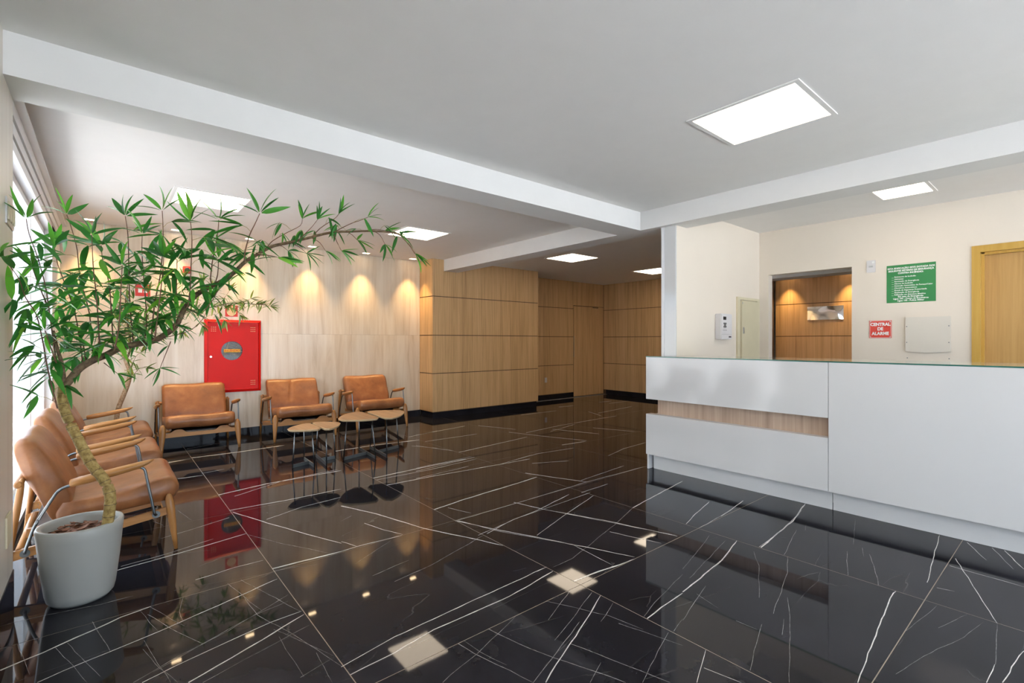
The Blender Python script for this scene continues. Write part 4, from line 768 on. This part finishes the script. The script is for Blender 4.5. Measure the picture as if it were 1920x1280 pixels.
# right wall things (face -x)
t = sign('safety_notice', 'green rectangular safety notice in white Portuguese print on the cream wall', 'notice', (XB, 1.195, 1.905), .402, .398, '-x', M['sign_green'])
def line(s, y, size, x=0.0, al='CENTER', bold=.0006, xs=1.0):
    text('lettering', s, size, on_wall((-.0032, -x, y), '-x'), M['ink_white'], t, bold, al, .0003, xs)
line('ESTA EDIFICAÇÃO ESTÁ DOTADA DOS', .163, .0235, bold=.0011, xs=.93); line('SEGUINTES SISTEMAS DE SEGURANÇA', .137, .0235, bold=.0011, xs=.93); line('CONTRA INCÊNDIO:', .111, .0235, bold=.0011, xs=.93)
for k, s in enumerate(['Extintores de Incêndio', 'Hidrantes', 'Iluminação de Emergência', 'Alarme de Incêndio', 'Detecção Automática de Fumaça/Calor', 'Chuveiros Automáticos', 'Escada de Segurança Pressurizada', 'Sinalização de Emergência', 'Edificação em Estrutura Metálica']):
    z = .073 - k * .0235
    line(s, z, .0195, -.135, 'LEFT', .0005); line('__', z, .017, -.158, 'LEFT', .0005)
line('Em caso de Emergência:', -.136, .0215, bold=.0008); line('Ligue 193 - Corpo de Bombeiros', -.158, .0215, bold=.0008); line('Ligue 190 - Polícia Militar', -.179, .0215, bold=.0008)
t = sign('alarm_sign', 'red sign reading CENTRAL DE ALARME in white on the cream wall', 'sign', (XB, 1.452, 1.428), .198, .190, '-x', M['alarm_red'])
for s, y in (('CENTRAL', .052), ('DE', .003), ('ALARME', -.047)):
    text('lettering', s, .046, on_wall((-.0032, 0, y), '-x'), M['ink_white'], t, .0022, 'CENTER', .0003, .88)
boxes('border', [((-.0036, -.094, -.091), (-.003, .094, -.0885)), ((-.0036, -.094, .0885), (-.003, .094, .091)), ((-.0036, -.094, -.091), (-.003, -.0915, .091)), ((-.0036, .0915, -.091), (-.003, .094, .091))], M['ink_white'], t)
for y in (-.085, .085):
    for z in (-.082, .082):
        bm = bmesh.new(); disc(bm, (-.003, y, z), .005, (-1, 0, 0), 10, .003); from_bm('screw', bm, M['silver'], t)
t = tag(empty('call_button_plate', (XB, 1.534, 2.117)), 'small white detector plate high on the cream wall beside the doorway', 'plate')
box('plate', (-.014, -.040, -.066), (0, .040, .066), M['plastic'], t, bev=.004); box('grille', (-.017, -.018, -.012), (-.014, .018, .006), M['silver'], t)
box('lens', (-.019, -.034, .03), (-.014, -.012, .05), M['ink_white'], t)
t = tag(empty('cover_plate', (XB, 1.058, 1.362)), 'large white cover plate with a bowed bottom edge, below the green notice', 'cover plate')
bm = bmesh.new()
poly = [(-.178, .186), (.178, .186)] + [(.178 - .356 * k / 12, -.166 - .016 * (1 - ((k - 6) / 6) ** 2)) for k in range(13)]
prism(bm, poly, -.022, 0, 'x'); bmesh.ops.recalc_face_normals(bm, faces=bm.faces[:]); bmesh.ops.bevel(bm, geom=bm.edges[:], offset=.003, segments=2, affect='EDGES'); from_bm('cover', bm, M['ivory_plastic'], t)
for y in (-.165, .165):
    for z in (.09, -.075):
        bm = bmesh.new(); disc(bm, (-.022, y, z), .005, (-1, 0, 0), 10, .002); from_bm('screw', bm, M['dark_steel'], t)
for y, s in ((.894, 'right'), (1.222, 'left')):
    bm = bmesh.new(); disc(bm, (XB, y, 1.125), .005, (-1, 0, 0), 10, .003)
    tag(from_bm('wall_screw', bm, M['dark_steel']), 'tiny screw head in the cream wall below the white cover plate, ' + s + ' one', 'screw', 'screws below the cover plate')
# steel mirror plate on the hallway oak wall
t = tag(box('mirror_plate', (10.790, 3.013, 1.72), (10.7995, 3.637, 1.985), M['mirror'], bev=.002), 'small polished steel mirror plate on the oak wall beyond the doorway', 'mirror')

# ================================================================ PLANTS
def pot(name, label, x, y, h, r0, r1):
    t = tag(empty(name, (x, y, 0)), label, 'plant pot')
    return t
def potmesh(t, h, rb, rt):
    bm = bmesh.new()
    prof = [(rb * .55, 0.001), (rb * .86, .004), (rb * .97, .022), (rb * 1.02, .05), (rt * .90, h * .5), (rt * .97, h * .85), (rt, h - .012), (rt - .004, h - .002), (rt - .012, h), (rt - .022, h - .003), (rt - .027, h - .02), (rt - .032, h - .11)]
    rg = lathe(bm, prof, 56); bm.faces.new(rg[0][::-1]); bm.faces.new(rg[-1])
    bmesh.ops.recalc_face_normals(bm, faces=bm.faces[:]); return from_bm('pot', bm, M['pot'], t)
LEAF = []
def leaf_mesh(k, m, nm):
    rr = random.Random(k); bm = bmesh.new(); n = 7; rows = []
    bend = rr.uniform(.05, .38); tw = rr.uniform(-.3, .3); side = rr.uniform(-.12, .12)
    for i in range(n + 1):
        s = i / n
        w = .078 * (math.sin(math.pi * min(1, s * 1.02 + .0) ** .72) ** .8 if 0 < s < 1 else 0.06 if s == 0 else 0.0) + (.004 if i < n else 0)
        y = s * (1 - bend * .25 * s); z = -bend * s * s * .55; x = side * s * s
        c, q = math.cos(tw * s), math.sin(tw * s)
        rows.append([bm.verts.new((x - w * c, y, z + w * .32 - w * q)), bm.verts.new((x, y, z)), bm.verts.new((x + w * c, y, z + w * .32 + w * q))])
    for a, b in zip(rows, rows[1:]):
        for j in (0, 1): bm.faces.new((a[j], a[j + 1], b[j + 1], b[j])).smooth = True
    me = bpy.data.meshes.new(nm); bm.to_mesh(me); bm.free(); me.materials.append(M[m]); return me
LG = [leaf_mesh(k, 'leaf', 'leaf') for k in range(8)]
LB = [leaf_mesh(20 + k, 'leaf_bright', 'leaf') for k in range(4)]
LS = [leaf_mesh(40 + k, 'leaf_small', 'leaf') for k in range(5)]
def frame_mat(p, d, up, roll, s, ws=1.0):
    d = d.normalized(); x = d.cross(up)
    if x.length < 1e-3: x = d.cross(Vector((1, 0, 0)))
    x.normalize(); z = x.cross(d)
    m = Matrix((( x.x, d.x, z.x, p.x), (x.y, d.y, z.y, p.y), (x.z, d.z, z.z, p.z), (0, 0, 0, 1)))
    return m @ Matrix.Rotation(roll, 4, 'Y') @ Matrix.Diagonal((s * ws, s, s, 1))
RV, FV, ZV = Vector((.766, -.643, 0)), Vector((.643, .766, 0)), Vector((0, 0, 1))
class Tree:
    def __init__(s, t, seed): s.t = t; s.leaves = []; s.pet = bmesh.new(); s.r = random.Random(seed)
    def leaf(s, p, d, size, meshes, roll=None, ws=1.0):
        p = Vector(p); d = d.normalized(); lim = -.325 if p.y + d.y * size < 3.45 else -.375
        if p.x < lim: return
        if p.x + d.x * size < lim: d = Vector(((lim - p.x) / size, d.y, d.z))       # keep the leaf clear of the wall
        s.leaves.append((frame_mat(Vector(p), d, ZV if abs(d.normalized().z) < .93 else FV, s.r.uniform(-.5, .5) if roll is None else roll, size, ws), meshes, size))
    def whorl(s, p, stem_d, size, k=6):
        r = s.r; a0 = r.uniform(-.2, .2)
        for i in range(k):
            a = -1.15 + 2.3 * i / (k - 1) + a0 + r.uniform(-.12, .12)
            d = stem_d * math.cos(a) + RV * math.sin(a) + FV * r.uniform(-.45, .35)
            L = size * r.uniform(.8, 1.08)
            mid = abs(a) < .75
            s.leaf(Vector(p) + d * .008, d, L, LB if (mid and r.random() < .62) else LG, r.uniform(-1.2, 1.2) + (math.pi / 2 if r.random() < .3 else 0), 1.1)
    def node(s, p, sgn, size, k=4, droop=.25):
        r = s.r; pd = (RV * sgn * r.uniform(.6, 1) + FV * r.uniform(-.7, .7) + ZV * r.uniform(.05, .6)).normalized()
        L = r.uniform(.025, .075); q = Vector(p) + pd * L
        tube(s.pet, [Vector(p), Vector(p) + pd * L * .55 + ZV * .006, q], .0011, 4)
        for i in range(k):
            d = (RV * sgn * r.uniform(.35, 1.0) + FV * r.uniform(-.8, .8) + ZV * r.uniform(-.75, .42) - ZV * droop * .4)
            if r.random() < .12: d = d - 1.7 * RV * sgn * abs(d.dot(RV))
            s.leaf(q + pd * .004 * i, d, size * r.uniform(.75, 1.2), LB if r.random() < .12 else LG)
    def finish(s, limit=300):
        s.leaves.sort(key=lambda a: -a[2] / (a[0].translation - Vector((0, 0, 1.3))).length)
        inv = s.t.matrix_world.inverted() if False else Matrix.Translation(-Vector(s.t.location))
        for mtx, ms, sz in s.leaves[:limit]:
            o = bpy.data.objects.new('leaf', s.r.choice(ms)); COL.objects.link(o); o.parent = s.t; o.matrix_local = inv @ mtx
        rest = s.leaves[limit:]
        if rest:
            vs, fs, mi = [], [], []; mats = [M['leaf'], M['leaf_bright'], M['leaf_small']]
            for mtx, ms, sz in rest:
                me = s.r.choice(ms); off = len(vs); mm = inv @ mtx
                vs += [tuple(mm @ v.co) for v in me.vertices]; fs += [tuple(off + i for i in p.vertices) for p in me.polygons]
                mi += [mats.index(me.materials[0])] * len(me.polygons)
            me = bpy.data.meshes.new('foliage'); me.from_pydata(vs, [], fs)
            for m_ in mats: me.materials.append(m_)
            for p, k in zip(me.polygons, mi): p.material_index = k; p.use_smooth = True
            o = link('foliage', me, None, s.t); o['kind'] = 'stuff'
        bmesh.ops.translate(s.pet, verts=s.pet.verts[:], vec=-Vector(s.t.location))
        o = from_bm('petioles', s.pet, M['petiole'], s.t); o['kind'] = 'stuff'
def local_tube(name, pts, rad, m, t, n=10, sm=4):
    P = smoothpath(pts, sm); k = len(P)
    rr = [rad[0] + (rad[1] - rad[0]) * i / (k - 1) if len(rad) == 2 else None for i in range(k)]
    bm = bmesh.new(); tube(bm, [p - Vector(t.location) for p in P], rr, n); return from_bm(name, bm, m, t), P

PX, PY = -0.098, 3.292
p1 = tag(empty('plant_pot', (PX, PY, 0)), 'large round grey ceramic pot holding the tall bamboo tree, front left', 'plant pot')
potmesh(p1, .385, .135, .172)
bm = bmesh.new(); rg = lathe(bm, [(0.001, .335), (.08, .334), (.139, .328)], 40); bmesh.ops.remove_doubles(bm, verts=bm.verts[:], dist=.002)
o = from_bm('soil', bm, M['bark_chip'], p1)
bm = bmesh.new(); rr = random.Random(8)
for k in range(70):
    a, q = rr.uniform(0, 6.28), .125 * math.sqrt(rr.random()); c = Vector((q * math.cos(a), q * math.sin(a), .338 + rr.uniform(0, .022)))
    mt = Matrix.Translation(c) @ Matrix.Rotation(rr.uniform(0, 6.28), 4, 'Z') @ Matrix.Rotation(rr.uniform(-.6, .6), 4, 'X') @ Matrix.Diagonal((rr.uniform(.014, .032), rr.uniform(.007, .015), .0022, 1))
    vs = [bm.verts.new(mt @ Vector(v)) for v in ((-1, -.6, 0), (-.3, -1, .6), (.8, -.7, 0), (1, .2, .5), (.2, 1, 0), (-.9, .5, .4))]
    vb = [bm.verts.new(v.co - Vector((0, 0, .003))) for v in vs]
    bm.faces.new(vs); bm.faces.new(vb[::-1])
    for i in range(6): bm.faces.new((vs[i], vb[i], vb[(i + 1) % 6], vs[(i + 1) % 6]))
o = from_bm('bark_chips', bm, M['bark_chip'], p1, 'stuff')

T1 = tag(empty('bamboo_tree', (0.002, 3.196, .34)), 'tall bamboo-leaved tree leaning right over the chairs from the large grey pot', 'tree')
# ringed cane trunk
P = smoothpath(TREE['trunk'], 5); bm = bmesh.new(); rad = []
acc = 0
for i, p in enumerate(P):
    s = i / (len(P) - 1); acc += (p - P[i - 1]).length if i else 0
    rad.append((.0245 - .0035 * s) * (1 + (.05 if (acc % .062) < .010 else 0)))
tube(bm, [p - Vector(T1.location) for p in P], rad, 14); TRK = from_bm('trunk', bm, M['bark'], T1)
acc = 0; last = 0
for i in range(1, len(P) - 1):
    acc += (P[i] - P[i - 1]).length
    if acc - last > .055:
        last = acc; t_ = (P[i + 1] - P[i - 1]).normalized(); bm = bmesh.new(); tube(bm, [P[i] - Vector(T1.location) - t_ * .0012, P[i] - Vector(T1.location) + t_ * .0012], rad[i] * 1.035, 14); from_bm('trunk_ring', bm, M['bark_dark'], TRK)
local_tube('branch', TREE['limb'], (.019, .0035), M['bark_dark'], T1)
local_tube('branch', TREE['sublimb'], (.012, .005), M['bark_dark'], T1)
tr = Tree(T1, 4)
def walk(P, step):
    out = []; acc = 0; nxt = step * .5
    for a, b in zip(P, P[1:]):
        L = (b - a).length
        while acc + L > nxt:
            out.append(a + (b - a) * ((nxt - acc) / L)); nxt += step
        acc += L
    return out
for st in TREE['up']:
    o, P = local_tube('twig', st[::-1], (.0036, .0016), M['twig'], T1, 6, 3)
    d = (P[-1] - P[-4]).normalized()
    tr.whorl(P[-1], d, .145, tr.r.choice((5, 6, 6)))
    sg = 1
    for q in walk(P, .064)[:-1]:
        sg = -sg; tr.node(q, sg, .155, tr.r.choice((3, 3, 4, 4)))
for st in TREE['right']:
    o, P = local_tube('twig', st[::-1], (.0026, .0012), M['twig'], T1, 6, 3)
    d = (P[-1] - P[-3]).normalized()
    for i in range(5):
        dd = d * .8 + RV * tr.r.uniform(-.5, .9) + ZV * tr.r.uniform(-.7, .9) + FV * tr.r.uniform(-.4, .4)
        tr.leaf(P[-1], dd, .105 * tr.r.uniform(.8, 1.15), LB if tr.r.random() < .35 else LG)
    sg = 1
    for q in walk(P, .075)[:-1]:
        sg = -sg; tr.node(q, sg * .5, .105, tr.r.choice((2, 3)), 1.3)
LP_ = [Vector(v) for v in TREE['limb']]
for q in walk(LP_[3:], .085):
    tr.node(q, tr.r.choice((-1, 1)), .135 if q.x < .5 else .10, 3 if q.x < .5 else 2, .9)
for q in walk([Vector(v) for v in TREE['sublimb']], .06): tr.node(q, tr.r.choice((-1, 1)), .14, 3, .5)
tr.finish(300)

PX2, PY2 = .087, 7.10
p2 = tag(empty('plant_pot', (PX2, PY2, 0)), 'round grey ceramic pot in the far corner behind the window armchairs', 'plant pot')
potmesh(p2, .385, .135, .172)
bm = bmesh.new(); lathe(bm, [(0.001, .335), (.08, .334), (.139, .328)], 40); from_bm('soil', bm, M['bark_chip'], p2)
T2 = tag(empty('bamboo_tree', (.087, 7.05, .34)), 'smaller bamboo-leaved tree with peeling trunk in the far corner by the marble wall', 'tree')
P2 = [(.087, 7.06, .30)] + PLANT['trunk']
local_tube('trunk', P2, (.024, .021), M['bark_pale'], T2)
local_tube('branch', PLANT['limb'], (.014, .003), M['bark_dark'], T2)
local_tube('branch', PLANT['limb2'], (.012, .004), M['bark_dark'], T2)
t2 = Tree(T2, 9)
for st in PLANT['stems']:
    o, P = local_tube('twig', st[::-1], (.003, .0015), M['twig'], T2, 5, 3)
    right = P[-1].x > 1.0
    for i in range(7):
        t2.leaf(P[-1], (P[-1] - P[0]).normalized() + RV * t2.r.uniform(-.8, .9) + ZV * t2.r.uniform(-.8, .6) + FV * t2.r.uniform(-.4, .1), .13 * t2.r.uniform(.7, 1.1), LS)
    for q in walk(P, .06):
        for i in range(4): t2.leaf(q, RV * t2.r.uniform(-1, 1) + ZV * t2.r.uniform(-.7, .5) + FV * t2.r.uniform(-.4, .1), .12 * t2.r.uniform(.7, 1.1), LS)
for q in walk([Vector(v) for v in PLANT['limb']], .06) + walk([Vector(v) for v in PLANT['limb2']], .06):
    for i in range(5): t2.leaf(q, RV * t2.r.uniform(-1, 1) + ZV * t2.r.uniform(-.9, .5) + FV * t2.r.uniform(-.4, .05), .125 * t2.r.uniform(.7, 1.1), LS)
t2.finish(300)
